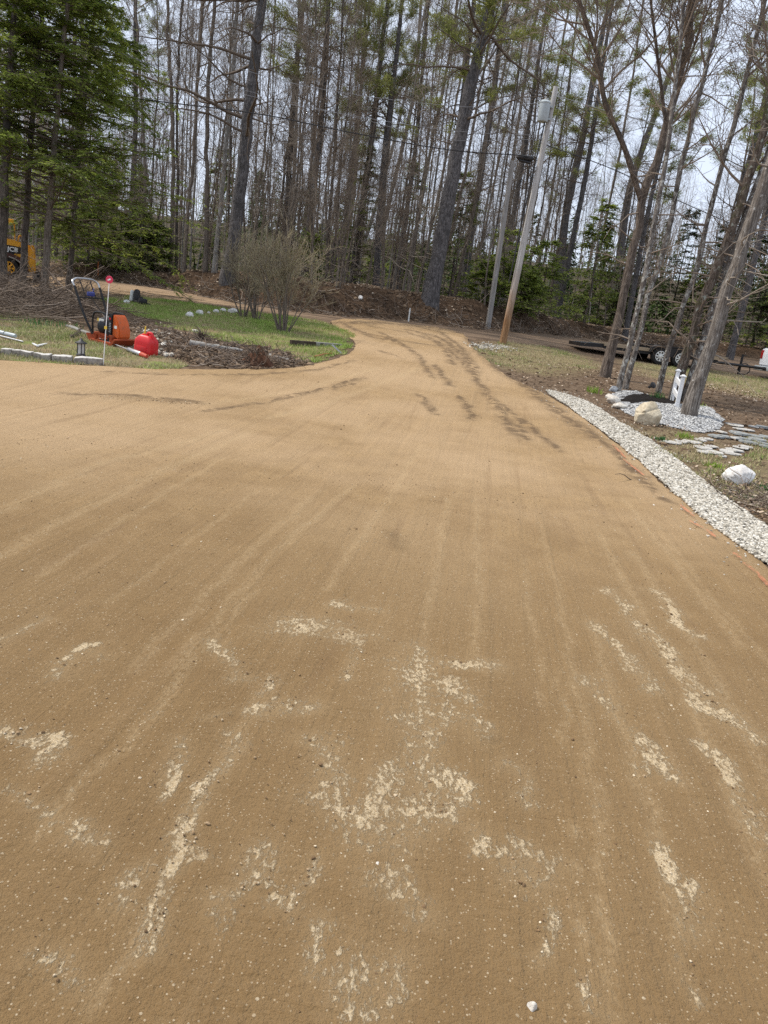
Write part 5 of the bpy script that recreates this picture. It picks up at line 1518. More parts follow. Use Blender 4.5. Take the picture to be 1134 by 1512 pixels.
# ---- driveway marker stake
b = G(152, 540); tp = P(161.5, 413, b[1])
mk = empty('marker_stake', b, 'thin white marker stake with a round pink red reflector at the driveway corner', 'marker stake')
q = tp - b
bm = bm_new(); add_tube(bm, [np.array([0, 0, -.1]), q * .97], .0065, 8); bobj('pole', bm, M_WHITE, mk, True)
bm = bm_new(); add_lathe(bm, [(.0, .008), (.052, .008), (.056, 0), (.052, -.008), (0, -.008)], tuple(q), 24, eul(R(90), 0, R(0))); rf = bobj('reflector', bm, m_plain('pink_reflector', (.62, .035, .09), .35, 0, .1), mk, True)
bm = bm_new(); add_box(bm, (q[0] - .008, q[1] - .011, q[2] - .004), (.032, .004, .018), eul(0, R(-20), 0)); add_box(bm, (q[0] + .012, q[1] - .0115, q[2] + .006), (.020, .004, .022), eul(0, R(-20), 0)); bobj('arrow_mark', bm, M_WHITE, rf)
bm = bm_new(); k = .45; add_box(bm, tuple(q * k + [0, -.008, 0]), (.04, .006, .045)); bobj('tape_flag', bm, M_YELL, mk)

# ---- backpack machine on the lawn
b = G(201, 448)
s = mpp(b[1]) * 1.0
bp = empty('backpack_blower', b, 'black and white backpack blower resting on the far lawn', 'leaf blower')
bp.rotation_euler = (0, 0, R(-15))
bm = bm_new(); add_box(bm, (.02, 0, .20), (.20, .22, .40), bevel=.07, seg=4, taper=.75); bobj('housing', bm, M_BLACKP, bp, True)
bm = bm_new(); add_box(bm, (-.12, -.03, .20), (.10, .20, .32), bevel=.045, seg=3, taper=.7); bobj('side_panel', bm, M_LABEL, bp, True)
bm = bm_new(); add_tube(bm, smooth_path([(.0, -.08, .06), (.12, -.14, .05), (.28, -.18, .05)], 10), .035, 12); bobj('tube', bm, M_BLACKP, bp, True)
bm = bm_new(); add_box(bm, (.36, -.22, .09), (.22, .16, .15), bevel=.025); add_box(bm, (.30, -.2, .18), (.06, .1, .05), bevel=.01); bobj('engine', bm, M_BLACKP, bp, True)
bm = bm_new(); add_tube(bm, [(.46, -.22, .05), (.62, -.24, .03)], .022, 10); bobj('nozzle', bm, M_BLACKP, bp, True)
b = G(187, 449); bm = bm_new(); add_lathe(bm, [(.0, .02), (.06, .02), (.085, .05), (.08, .052), (.055, .03), (0, .028)], k=20, rot=eul(R(35), R(20), 0)); o = bobj('bowl', bm, M_LABEL, None, True, list(b + [0, 0, .03])); tag(o, 'small pale bowl tipped on the lawn left of the blower', 'bowl')

# ---- log, stick, timber, shovel, root ball
def lying(name, a, b, r0, r1, mat, label, cat, lift=.0, seed=1, k=10, wob=.02):
    p0, p1 = G(*a), G(*b); r_ = np.random.default_rng(seed)
    n_ = 14; s_ = np.linspace(0, 1, n_)[:, None]
    Pp = p0 * (1 - s_) + p1 * s_ + r_.normal(0, wob, (n_, 3)) * [1, 1, .4]; Pp[:, 2] += r0 * .7 + lift
    rr = np.linspace(r0, r1, n_) * (1 + r_.normal(0, .06, n_))
    bm = bm_new(); add_tube(bm, Pp - p0, rr, k)
    o = bobj(name, bm, mat, None, True, list(p0)); return tag(o, label, cat)


lying('log', (280, 511), (358, 521), .07, .025, M_GREYW, 'long grey driftwood log tapering to the right in the dug soil', 'log')
lying('stick', (398, 526), (426, 533), .03, .02, M_GREYW, 'short bleached stick right of the root ball', 'stick')
lying('log', (106, 500), (122, 488), .035, .03, M_DARKW, 'short dark log end at the right of the brush pile', 'log', seed=3)
p0, p1 = G(428, 511), G(504, 512); d = p1 - p0; L = np.linalg.norm(d[:2])
tb = empty('timber', (p0 + p1) / 2, 'old square timber post, dark at one end, lying on the lawn island', 'timber', rotz=math.atan2(d[1], d[0]))
bm = bm_new(); add_box(bm, (-L * .26, 0, .05), (L * .46, .10, .10), bevel=.012); bobj('burnt_end', bm, M_DARKW, tb)
bm = bm_new(); add_box(bm, (L * .23, 0, .05), (L * .52, .10, .10), bevel=.008); bobj('sawn_end', bm, M_GREYW, tb)
for k in (.08, .40):
    bm = bm_new(); add_box(bm, (L * k, -.051, .06), (.10, .006, .04)); bobj('mortise', bm, M_BLACKP, tb)
p0, p1, p2 = G(464, 529), G(490, 524), G(500, 519)
sh = empty('shovel', p0 + [0, 0, .03], 'small shovel with an orange brown handle and pale steel blade on the lawn island', 'shovel')
bm = bm_new(); add_tube(bm, [p0 * 0, (p1 - p0) * .5 + [0, 0, .015], p1 - p0], [.022, .017, .017], 8); bobj('handle', bm, m_plain('handle_wood', (.34, .13, .05), .7), sh, True)
bm = bm_new(); dd = (p2 - p0) - (p1 - p0); add_box(bm, tuple((p1 + p2) / 2 - p0 + [.04, 0, .05]), (.16, .30, .012), eul(R(35), 0, math.atan2(dd[1], dd[0])), .004); bobj('blade', bm, M_STEEL, sh)


def root_ball(px, py, w_, h_, label, seed, mat):
    b = G(px, py); s = mpp(b[1]); rw, rh = w_ * s * .5, h_ * s
    r_ = np.random.default_rng(seed); A = Acc()
    bm = bmesh.new(); bmesh.ops.create_icosphere(bm, subdivisions=5, radius=1.0)
    V = np.array([v.co[:] for v in bm.verts]); F = np.array([[v.index for v in f.verts] for f in bm.faces]); bm.free()
    f = 1 + .5 * fbm(V[:, 0] * 2.2 + V[:, 2] * 1.3, V[:, 1] * 2.2 + V[:, 2], seed, 4)
    V = V * f[:, None]; taper = np.clip(1 - .55 * np.maximum(V[:, 2], 0), .2, 1)
    V = V * np.column_stack([taper * rw, taper * rw * .8, np.full(len(V), rh * .95)]); A.add(V, F, .25 + .5 * fbm(V[:, 0] * 30, V[:, 2] * 30 + V[:, 1] * 20, seed))
    o = obj('root_ball', A.mesh('root_ball'), mat, None, list(b)); tag(o, label, 'root ball')
    n_ = 90; c = norm(r_.normal(size=(n_, 3)) + [0, -.2, .5]) * [rw * .75, rw * .6, rh * .8]
    Pt, Rr = sticks(n_, c, norm(c + r_.normal(0, .08, c.shape)), r_.uniform(.08, .30, n_), r_.uniform(.004, .014, n_), r_, 6, .35)
    V, F = tubes(Pt, Rr, 5); obj('roots', mk_mesh('roots', V, [F], {'tone': np.repeat(r_.uniform(0, .5, n_), 30)}), M_STICK, o)


M_ROOT = m_tone('red_root', [(0, (.05, .024, .014)), (.5, (.13, .065, .038)), (1, (.24, .13, .08))], .97, .5, 30)
root_ball(381, 540, 50, 28, 'reddish brown root ball heaped at the driveway edge', 5, M_ROOT)
root_ball(297, 503, 14, 12, 'small dark broken stump behind the grey log', 6, m_tone('dark_stump', [(0, (.03, .02, .014)), (.6, (.10, .07, .05)), (1, (.2, .15, .11))], .97, .4, 20))

# ---- brush pile
r_ = np.random.default_rng(66)
BR = px_poly([(-70, 480), (0, 468), (60, 475), (120, 486), (135, 478), (110, 455), (60, 440), (0, 438), (-70, 440)])
n = 430; p = scatter(BR, n, r_); a = r_.normal(.1, .55, n) + np.where(r_.uniform(size=n) < .5, 0, math.pi)
c = np.column_stack([p, H(p[:, 0], p[:, 1]) + .42 * r_.uniform(0, 1, n) ** 1.4 * np.clip(1.2 + poly_sdf(p[:, 0], p[:, 1], BR) * -1.0, .3, 1.6) * .8])
Pt, Rr = sticks(n, c, norm(np.column_stack([np.cos(a), np.sin(a) * .7, r_.normal(.05, .22, n)])), r_.uniform(.3, 1.9, n), r_.uniform(.005, .017, n), r_, 7, .16)
Pt[:, :, 2] = np.maximum(Pt[:, :, 2], H(Pt[:, :, 0], Pt[:, :, 1]) + .01)
A = Acc(); V, F = tubes(Pt, Rr, 5); A.add(V, F, np.repeat(r_.uniform(.05, .8, n), 35))
a2, b2, _ = branches(Pt, Rr, 4, .2, 1, (.15, .6), (20, 60), 4, r_, .05, .2, .6, .003); V, F = tubes(a2, b2, 3); A.add(V, F, np.repeat(r_.uniform(.1, .75, len(a2)), 12))
bo = obj('brush_pile', A.mesh('brush_pile'), M_STICK, None); tag(bo, 'tangled pile of cut branches at the foot of the hemlocks', 'brush pile')
for i, (pts, rad, lab) in enumerate([([(35, 452), (75, 450), (105, 444), (118, 440)], .022, 'long pale branch lying across the top of the brush pile'), ([(90, 440), (98, 452), (108, 470)], .016, 'pale crooked branch hanging down the right side of the brush pile'), ([(0, 408), (8, 424), (12, 436)], .016, 'pale curved branch at the left edge over the brush pile'), ([(62, 402), (68, 425), (70, 445), (74, 462)], .014, 'thin pale branch standing up out of the brush pile by the grey trunk'), ([(93, 390), (104, 400), (110, 418), (96, 440)], .013, 'thin hooked branch behind the compactor handle')]):
    y0 = G(*pts[-1])[1] if i != 0 else G(75, 470)[1]
    Pp = smooth_path([P(a, b, y0 + .1 * k) for k, (a, b) in enumerate(pts)], 16); r1 = np.random.default_rng(i)
    Pp = Pp + r1.normal(0, .012, Pp.shape)
    A = Acc(); V, F = tubes(Pp - Pp[0], np.linspace(rad, rad * .5, 16), 6); A.add(V, F, .85)
    a2, b2, _ = branches((Pp - Pp[0])[None], np.linspace(rad, rad * .5, 16)[None], 7, .1, 1, (.2, .7), (25, 60), 5, r1, .0, .2, .5, .004); V, F = tubes(a2, b2, 4); A.add(V, F, .75)
    tag(obj('fallen_branch', A.mesh('fallen_branch'), M_STICK, None, list(Pp[0])), lab, 'branch')

# ---- bare shrub clumps
def shrub(px, py, nst, hpx, label, seed, spread=.35):
    b = G(px, py); s = mpp(b[1]); r_ = np.random.default_rng(seed)
    a = r_.uniform(0, 6.28, nst); tilt = np.abs(r_.normal(0, spread, nst))
    base = np.column_stack([np.cos(a) * .07, np.sin(a) * .07, np.full(nst, -.05)]) * r_.uniform(.3, 1.5, (nst, 1)) * [1, 1, 1]
    Ls = hpx * s * r_.uniform(.6, .95, nst)
    Pt, Rr = sticks(nst, base, norm(np.column_stack([np.cos(a) * np.sin(tilt), np.sin(a) * np.sin(tilt), np.cos(tilt)])), Ls, r_.uniform(.014, .026, nst), r_, 10, .05)
    e = empty('bare_shrub', b, label, 'shrub', 'bare shrubs on the lawn island')
    A = Acc(); V, F = tubes(Pt, Rr, 6); A.add(V, F, .4); obj('stems', A.mesh('stems'), M_SHST, e)
    A = Acc()
    a1, b1, _ = branches(Pt, Rr, 8, .40, 1, (.3, .9), (15, 45), 6, r_, .06, .12, .6, .0045); V, F = tubes(a1, b1, 4); A.add(V, F, .5)
    a2, b2, _ = branches(a1, b1, 6, .15, 1, (.15, .5), (15, 50), 4, r_, .08, .16, .7, .0035); V, F = tubes(a2, b2, 3); A.add(V, F, np.repeat(r_.uniform(.4, 1, len(a2)), 12))
    a3, b3, _ = branches(a2, b2, 2, .3, 1, (.08, .22), (20, 50), 3, r_, .1, .16, .8, .003); V, F = tubes(a3, b3, 3); A.add(V, F, np.repeat(r_.uniform(.5, 1, len(a3)), 9))
    obj('twigs', A.mesh('twigs'), M_SHTW, e)


M_SHST = m_tone('shrub_stems', [(0, (.09, .07, .055)), (.6, (.19, .155, .125)), (1, (.26, .22, .18))], .95, .3, 14)
M_SHTW = m_tone('shrub_twigs', [(0, (.16, .125, .095)), (.6, (.27, .22, .15)), (1, (.36, .32, .19))], .95, .1, 14)
shrub(358, 469, 7, 104, 'smallest bare shrub clump at the left of the bare bush', 31, .24)
shrub(377, 473, 8, 106, 'middle bare shrub clump of the bare bush', 32, .24)
shrub(418, 491, 15, 134, 'biggest bare shrub clump, nearest to the driveway', 33, .31)

# ---- survey stakes
for (a, b_, lab, mt) in [((144.5, 408), (145.5, 386), 'thin orange brown survey stake by the far left end of the dirt road', m_plain('orange_stake', (.45, .15, .04), .7)), ((603.5, 475), (605, 455), 'short white survey stake at the foot of the bank', M_LABEL)]:
    g0 = G(*a); q = P(*b_, g0[1]) - g0
    bm = bm_new(); add_box(bm, tuple(q * .5), (.05, .03, np.linalg.norm(q)), None, .004); o = bobj('survey_stake', bm, mt, None, False, list(g0)); tag(o, lab, 'stake')

# ---- utility poles
t = NT('pole_wood'); v = t.coord('Object'); sx = t.n('ShaderNodeSeparateXYZ'); t.L(v, sx.inputs[0])
n1 = t.noise(t.coord('Object', (40, 40, 1.6)), 1, 5, .6); n2 = t.noise(t.coord('Object', (3, 3, 1)), 2, 4)
c = t.mix(t.ramp(n1, .35, .65), (.36, .34, .32), (.54, .52, .50))
zz = t.math('ADD', sx.outputs[2], t.math('MULTIPLY', n2, 1.2))
br = t.mix(t.ramp(n1, .35, .65), (.17, .085, .04), (.42, .26, .14))
c = t.mix(t.ramp(zz, 1.0, 3.4, 1, 0), c, br)
M_POLE = t.fin(c, .9, t.bump(n1, .4, .01), spec=.1)
t = NT('pole_wood_grey'); n1 = t.noise(t.coord('Object', (40, 40, 1.6)), 1, 5, .6)
M_POLEG = t.fin(t.mix(t.ramp(n1, .35, .65), (.20, .185, .17), (.33, .31, .29)), .9, t.bump(n1, .4, .01), spec=.1)


def pole(base, top, w0, w1, mat, label):
    b = G(*base); q = P(*top, b[1]) - b; s = mpp(b[1])
    e = empty('utility_pole', b, label, 'utility pole')
    bm = bm_new(); add_tube(bm, [np.array([0, 0, -.3])] + [q * k for k in (.02, .3, .6, .9, 1.0)], [w0 * s * .52, w0 * s * .5, (w0 * .75 + w1 * .25) * s * .5, (w0 * .4 + w1 * .6) * s * .5, w1 * s * .5, w1 * s * .48], 16)
    bobj('pole', bm, mat, e, True); return e, b, q, s


UP, ub, uq, us = pole((742, 508), (821, 128), 10.5, 7, M_POLE, 'tall leaning utility pole with a grey transformer and a raw wood foot')
SP_, sb, sq, ss = pole((720, 486), (757, 238), 8, 6.5, M_POLEG, 'shorter plain grey utility pole standing behind the tall one')
tc = P(803, 165, ub[1] - .15) - ub
bm = bm_new(); r0 = 7.4 * us; h0 = 25 * us
add_lathe(bm, [(.0, -h0 / 2), (r0 * .92, -h0 / 2), (r0, -h0 / 2 + .03), (r0, h0 / 2 - .06), (r0 * 1.06, h0 / 2 - .05), (r0 * 1.06, h0 / 2 - .02), (r0 * .7, h0 / 2 + .03), (0, h0 / 2 + .05)], tuple(tc), 24)
tf = bobj('transformer', bm, M_GREYM, UP, True)
bm = bm_new()
for k in (-.22, .22): add_box(bm, tuple(tc + np.array([r0 * 1.0, .05, k * h0 * 1.4])), (r0 * 1.2, .05, .05))
bobj('bracket', bm, M_GREYM, tf)
bm = bm_new(); add_lathe(bm, [(.03, 0), (.045, .02), (.03, .04), (.045, .06), (.03, .08), (.015, .14)], tuple(tc + np.array([0, 0, h0 / 2])), 12); bobj('bushing', bm, M_GREYW, tf, True)
bm = bm_new(); add_tube(bm, smooth_path([uq * .88 + [-.12, -.1, 0], uq * .6 + [-.17, -.06, 0], uq * .25 + [-.2, -.03, 0]], 8), .02); bobj('riser_cable', bm, M_BLACKP, UP, True)


def wire(pts, y0, y1, r, label, mat=None):
    n_ = len(pts)
    Pp = smooth_path([P(a, b, y0 + (y1 - y0) * k / (n_ - 1)) for k, (a, b) in enumerate(pts)], 40)
    bm = bm_new(); add_tube(bm, Pp - Pp[0], r, 5); o = bobj('power_line', bm, mat or M_BLACKP, None, True, list(Pp[0])); return tag(o, label, 'power line')


yb = float(ub[1])
M_ALU = m_plain('aluminium_wire', (.30, .30, .31), .5, .3, .1)
wire([(787, 233), (765, 229), (661, 221), (520, 196), (380, 168), (190, 144), (-60, 108)], yb, yb - 1, .016, 'thick black cable sagging left from the splice case on the tall pole')
wire([(806, 200), (660, 192), (450, 158), (300, 124), (174, 77), (0, 20), (-60, -4)], yb, yb - 3, .006, 'thin power line dropping to the pole from the top left corner', M_ALU)
wire([(815, 150), (675, 157), (424, 121), (211, 47), (40, -20)], yb, yb - 2, .006, 'highest thin power line running left from the pole top', M_ALU)
wire([(806, 205), (661, 206), (520, 172), (380, 138), (190, 85), (-40, 20)], yb, yb - 2, .005, 'thin middle power line just above the thick black cable', M_ALU)
wire([(800, 212), (905, 250), (1010, 300), (1140, 356)], yb, yb + 1, .014, 'black service cable running right from the tall pole')
wire([(818, 140), (900, 165), (1020, 196), (1160, 228)], yb, yb + 1, .009, 'thin power line running right from the pole top', M_ALU)
c0, c1 = P(765, 229, yb), P(787, 232, yb)
bm = bm_new(); d = c1 - c0
add_tube(bm, [d * -.08, d * 0, d * .06, d * .94, d * 1.0, d * 1.08], [.03, .055, .075, .075, .055, .03], 14); add_box(bm, tuple(d * .5 + [0, 0, -.10]), (np.linalg.norm(d) * .8, .12, .05), eul(0, R(7), 0), .01)
o = bobj('splice_case', bm, M_BLACKP, None, True, list(c0 - [0, 0, .05])); tag(o, 'black splice case hanging on the cable left of the tall pole', 'splice case')

# ---- white picket fence corner
b1, b2 = G(992, 591), G(998, 605)
pf = empty('picket_fence', b2, 'short white vinyl picket fence corner standing before the furrowed trunk', 'fence')
s = mpp(b2[1]); dd = b1 - b2
h1, h2 = 47 * s, 49 * s
dxy = np.array([dd[0], dd[1], 0]); ang = math.atan2(dxy[1], dxy[0]); Lf = np.linalg.norm(dxy)
for k, hh_ in ((0.0, h2), (1.0, h1 + b1[2] - b2[2])):
    bm = bm_new(); add_box(bm, tuple(dxy * k + np.array([0, 0, hh_ / 2])), (.075, .075, hh_), eul(0, 0, ang), .006); po = bobj('post', bm, M_WHITE, pf)
    bm = bm_new(); add_box(bm, tuple(dxy * k + np.array([0, 0, hh_ + .012])), (.11, .11, .025), eul(0, 0, ang), .005); add_box(bm, tuple(dxy * k + np.array([0, 0, hh_ + .035])), (.085, .085, .022), eul(0, 0, ang), .008, taper=.5); bobj('cap', bm, M_WHITE, po)
dz = b1[2] - b2[2]
for k in (.36, .74):
    q0 = np.array([0, 0, h2 * k]) - dxy * .02; q1 = dxy * 1.10 + np.array([0, 0, dz + h1 * k])
    d_ = q1 - q0; L_ = np.linalg.norm(d_)
    bm = bm_new(); add_box(bm, tuple((q0 + q1) / 2), (L_, .035, .10), eul(0, -math.asin(d_[2] / L_), ang), .005); bobj('rail', bm, M_WHITE, pf)

# ---- clumps of green blades
def blades(px, py, hpx, n_, label, name, seed, mat, spread=.10, wd=.014, kind=None):
    b = G(px, py); s = mpp(b[1]); r_ = np.random.default_rng(seed)
    a = r_.uniform(0, 6.28, n_); h_ = hpx * s * r_.uniform(.55, 1.1, n_); t0 = r_.uniform(.05, .75, n_)
    base = np.column_stack([r_.normal(0, spread * .5, n_), r_.normal(0, spread * .5, n_), np.full(n_, -.01)])
    out = np.column_stack([np.cos(a) * np.sin(t0), np.sin(a) * np.sin(t0), np.cos(t0)])
    side = norm(np.cross(out, [0, 0, 1.0])) * wd * .5
    m1 = base + out * (h_ * .55)[:, None]; tip = m1 + norm(out + [0, 0, -.35]) * (h_ * .5)[:, None]
    V = np.stack([base - side, base + side, m1 + side * .9, m1 - side * .9, tip], 1).reshape(-1, 3)
    i5 = np.arange(n_)[:, None] * 5
    o = obj(name, mk_mesh(name, V, [i5 + [[0, 1, 2, 3]], i5 + [[3, 2, 4]]], {'tone': np.repeat(r_.uniform(.1, 1, n_), 5)}), mat, None, list(b))
    return tag(o, label, None if kind else name.replace('_', ' '), None, kind)


M_BLADE = m_leafy('daffodil_leaves', (.035, .10, .03), (.09, .20, .055), .3, 0)
M_LILY = m_leafy('daylily_shoots', (.16, .26, .03), (.34, .42, .08), .3, 0)
blades(972, 592, 17, 70, 'dark green daffodil clump at the back of the mulch bed', 'daffodil_clump', 1, M_BLADE, .16)
blades(879, 580, 12, 70, 'bright yellow green shoots beside the gravel strip, left of the mulch bed', 'lily_shoots', 2, M_LILY, .16)
blades(1010, 647, 12, 70, 'yellow green shoots in the soil right of the tan boulder', 'lily_shoots', 3, M_LILY, .13)
blades(1036, 604, 12, 24, 'pale green shoots behind the furrowed trunk', 'lily_shoots', 4, M_LILY, .10)
blades(976, 650, 8, 80, 'low grass tuft right below the tan boulder', 'grass_tuft', 5, M_BLADE, .11, .014)
blades(1055, 690, 10, 90, 'grass tuft left of the white boulder', 'grass_tuft', 6, M_LILY, .11, .014)
blades(1125, 722, 12, 60, 'green tuft at the right edge beyond the white boulder', 'grass_tuft', 7, M_BLADE, .12, .014)
blades(1105, 738, 9, 60, 'green tuft under the right edge twigs by the gravel', 'grass_tuft', 8, M_BLADE, .12, .014)
blades(70, 480, 12, 160, 'long green grass in front of the brush pile', 'grass', 9, M_BLADE, .6, .012, 'stuff')
blades(8, 522, 8, 60, 'small green tuft behind the edging at the left edge', 'grass_tuft', 10, M_BLADE, .14, .014)
# small dark thing in the bed: lamp
b = G(958, 583); bm = bm_new(); add_lathe(bm, [(.0, -.05), (.03, -.05), (.03, .05), (.07, .06), (.07, .08), (0, .10)], k=16, rot=eul(R(60), 0, R(30))); o = bobj('garden_light', bm, M_BLACKP, None, True, list(b + [0, 0, .18])); tag(o, 'small black garden light lying at the back of the mulch bed', 'garden light')

# ---- orange paint marks on the driveway
t = NT('orange_marking_paint'); v = t.coord('World'); n1 = t.noise(v, 30, 5, .75); n2 = t.noise(v, 6, 3)
t.fin(t.mix(n1, (.48, .15, .075), (.56, .24, .14)), .9, spec=.1)
tr = t.n('ShaderNodeBsdfTransparent'); mxs = t.n('ShaderNodeMixShader')
t.L(t.ramp(t.math('ADD', n1, t.math('MULTIPLY', n2, .6)), .64, .90, 0, .68), mxs.inputs[0]); t.L(tr.outputs[0], mxs.inputs[1]); t.L(t.b.outputs[0], mxs.inputs[2]); t.L(mxs.outputs[0], t.out.inputs[0])
for i, (a, b_) in enumerate([((905, 662), (922, 680)), ((921, 684), (948, 706)), ((1004, 752), (1022, 768)), ((1018, 776), (1036, 786)), ((1041, 788), (1053, 799)), ((1082, 824), (1092, 833)), ((1097, 839), (1117, 855)), ((1119, 858), (1136, 877))]):
    p0, p1 = G(*a), G(*b_); d = norm((p1 - p0)[:2]); nrm = np.array([-d[1], d[0]])
    s_ = np.linspace(-.08, 1.08, 24); q = p0[:2] * (1 - s_[:, None]) + p1[:2] * s_[:, None]
    wv = .019 * np.sqrt(np.clip(1 - (2 * (s_ + .08) / 1.16 - 1) ** 4, 0, 1)) + .001
    Vv = np.vstack([q + nrm * wv[:, None], q - nrm * wv[:, None]]); zz = H(Vv[:, 0], Vv[:, 1]) + .046
    F = np.array([[j, j + 1, 24 + j + 1, 24 + j] for j in range(23)])
    tag(obj('paint_mark', mk_mesh('paint_mark', np.column_stack([Vv, zz]), [F]), t.m), 'faded orange paint dash along the driveway edge', kind='structure')

# ---- trailer
tb0 = G(984, 540); s = mpp(tb0[1])
tr_ = empty('flatbed_trailer', tb0, 'black tandem axle flatbed trailer with a tan plank deck on the far road', 'trailer')
tr_.scale = (s, s, s)      # the shapes below are in photo pixels at the trailer's distance
WID = 82


def tbx(name, c, sz, mat, par=None, bev=0, rot=None):
    bm = bm_new(); add_box(bm, c, sz, rot, bev); return bobj(name, bm, mat, par or tr_)


bm = bm_new()
for i in range(9): add_box(bm, (-12, 1 + i * 10.0, 19.6), (170, 9.5, 4.4))
bobj('deck', bm, M_BOARD, tr_)
bm = bm_new(); add_box(bm, (-12, 0, 15.2), (170, 2.5, 4)); add_box(bm, (-12, WID, 15.2), (170, 2.5, 4))
for x_ in (-90, -50, -10, 30, 70): add_box(bm, (x_, WID / 2, 15.5), (3, WID - 3, 3.5))
bobj('chassis', bm, M_BLACK, tr_)
bm = bm_new(); add_prism(bm, [(-97, 20), (-97, 14.5), (-132, 12.8), (-132, 18.0)], 1, WID - 1); bobj('beavertail', bm, M_BLACK, tr_)


def wheel(cx, cy, r, par, face=-1, rim_mat=None, wdt=9):
    bm = bm_new(); add_lathe(bm, [(r * .60, -wdt / 2), (r * .92, -wdt / 2), (r, -wdt * .36), (r, wdt * .36), (r * .92, wdt / 2), (r * .60, wdt / 2), (r * .58, 0), (r * .60, -wdt / 2)], (cx, cy, r), 32, eul(R(90), 0, 0), False)
    w_ = empty('wheel', (0, 0, 0), None, None); w_.parent = par
    bobj('tyre', bm, M_RUBBER, w_, True)
    bm = bm_new()
    yo = cy + face * wdt * .42
    add_lathe(bm, [(r * .60, -.6), (r * .60, .6), (r * .52, 1.0), (r * .50, .2)], (cx, yo, r), 32, eul(R(90), 0, 0), False)
    for k in range(8):
        a = k * math.pi / 4; add_box(bm, (cx + math.cos(a) * r * .36, yo + face * .2, r + math.sin(a) * r * .36), (r * .36, 1.0, r * .15), eul(0, -a, 0))
    add_lathe(bm, [(r * .22, -1.2), (r * .22, 1.4), (r * .12, 2.2), (0, 2.2)], (cx, yo, r), 16, eul(R(90), 0, 0))
    bobj('rim', bm, rim_mat or M_LABEL, w_, True)
    bm = bm_new(); add_lathe(bm, [(0, 0), (r * .56, 0)], (cx, cy - face * .5, r), 24, eul(R(90), 0, 0)); bobj('drum', bm, M_BLACK, w_)


for x_ in (-15, 14.5):
    wheel(x_, -6, 12.6, tr_); wheel(x_, WID + 6, 12.6, tr_, 1)
for y_ in (-6, WID + 6):
    bm = bm_new()
    out = [(-32, 17), (-29, 24.5), (-24, 27.5), (-18, 28.3), (18, 28.3), (24, 27.5), (29, 24.5), (32, 17)]
    inn = [(x_ * .94, z_ - 1.6) for x_, z_ in out[::-1]]
    inn[0] = (30.2, 17); inn[-1] = (-30.2, 17)
    add_prism(bm, out + inn, y_ - 6, y_ + 6)
    add_prism(bm, [(-9, 28), (9, 28), (2, 13), (-2, 13)], y_ - 4 if y_ < 0 else y_ + 3, y_ - 3 if y_ < 0 else y_ + 4)
    bobj('fender', bm, M_BLACK, tr_)
bm = bm_new(); add_tube(bm, [(72, 4, 14), (166, WID / 2 - 2, 13)], 2.2, 6); add_tube(bm, [(72, WID - 4, 14), (166, WID / 2 + 2, 13)], 2.2, 6); add_box(bm, (168, WID / 2, 13), (10, 6, 5)); bobj('tongue', bm, M_BLACK, tr_)
bm = bm_new(); add_tube(bm, [(121, WID / 2 - 10, 1), (121, WID / 2 - 10, 30)], 1.8, 10); add_box(bm, (121, WID / 2 - 10, .8), (6, 6, 1.6)); add_tube(bm, [(121, WID / 2 - 10, 28), (126, WID / 2 - 12, 29)], .8, 6); bobj('jack', bm, M_BLACK, tr_)
bm = bm_new()
an = np.linspace(0, 6.4, 28); add_tube(bm, np.column_stack([127 + 9 * np.cos(an), 30 + 1.5 * np.sin(an * 2), 7 + 9 * np.sin(an) * .9 + 2]), .7, 6); bobj('breakaway_cable', bm, M_BLACKP, tr_)
bm = bm_new()
for k in range(7): add_box(bm, (68 + k * 4, 30 + k * 2, 20.5 + (k % 3)), (34, 4, 1.6), eul(0, R(3), R(6 * k - 18)))
o = bobj('plank_bundle', bm, M_BOARD); o.location = tb0; o.scale = (s, s, s); tag(o, 'loose tan planks heaped on the front of the trailer', 'planks')
# ---- pickup hitched to it
tk = empty('pickup_truck', tb0, 'white pickup truck with its tail at the right edge, hitched to the trailer', 'pickup')
tk.scale = (s, s, s)
x0 = 170
bm = bm_new()
add_prism(bm, [(x0, 17), (x0 - .5, 38), (x0 + 2, 44), (x0 + 76, 44), (x0 + 82, 72), (x0 + 88, 76), (x0 + 140, 76), (x0 + 165, 48), (x0 + 222, 43), (x0 + 228, 34), (x0 + 228, 16), (x0 + 4, 16)], 0, 80)
bmesh.ops.bevel(bm, geom=bm.edges[:], offset=1.6, segments=2, affect='EDGES'); bobj('body', bm, m_plain('white_car_paint', (.78, .79, .80), .3, 0, .08), tk, True)
bm = bm_new(); add_box(bm, (x0 - 3, 40, 13), (8, 78, 7), None, 1.5); bobj('bumper', bm, M_GREYM, tk, True)
for y_ in (5, 75): 
    bm = bm_new(); add_box(bm, (x0 + .2, y_, 34), (2.6, 7, 13), None, .8); bobj('tail_lamp', bm, m_plain('lamp_red', (.35, .01, .01), .25), tk, True)
bm = bm_new(); add_box(bm, (x0 - .9, 40, 33), (.8, 20, 5), None, .3); bobj('tailgate_handle', bm, M_BLACKP, tk, True)
bm = bm_new(); add_prism(bm, [(x0 + 88, 50), (x0 + 92, 71), (x0 + 136, 71), (x0 + 152, 50)], -.6, .4); add_box(bm, (x0 + 79.4, 40, 60), (1.2, 60, 16), eul(0, R(12), 0)); bobj('window', bm, M_GLASS, tk)
for x_ in (x0 + 45, x0 + 185): wheel(x_, 4, 16, tk, -1, M_STEEL, 12); wheel(x_, 76, 16, tk, 1, M_STEEL, 12)

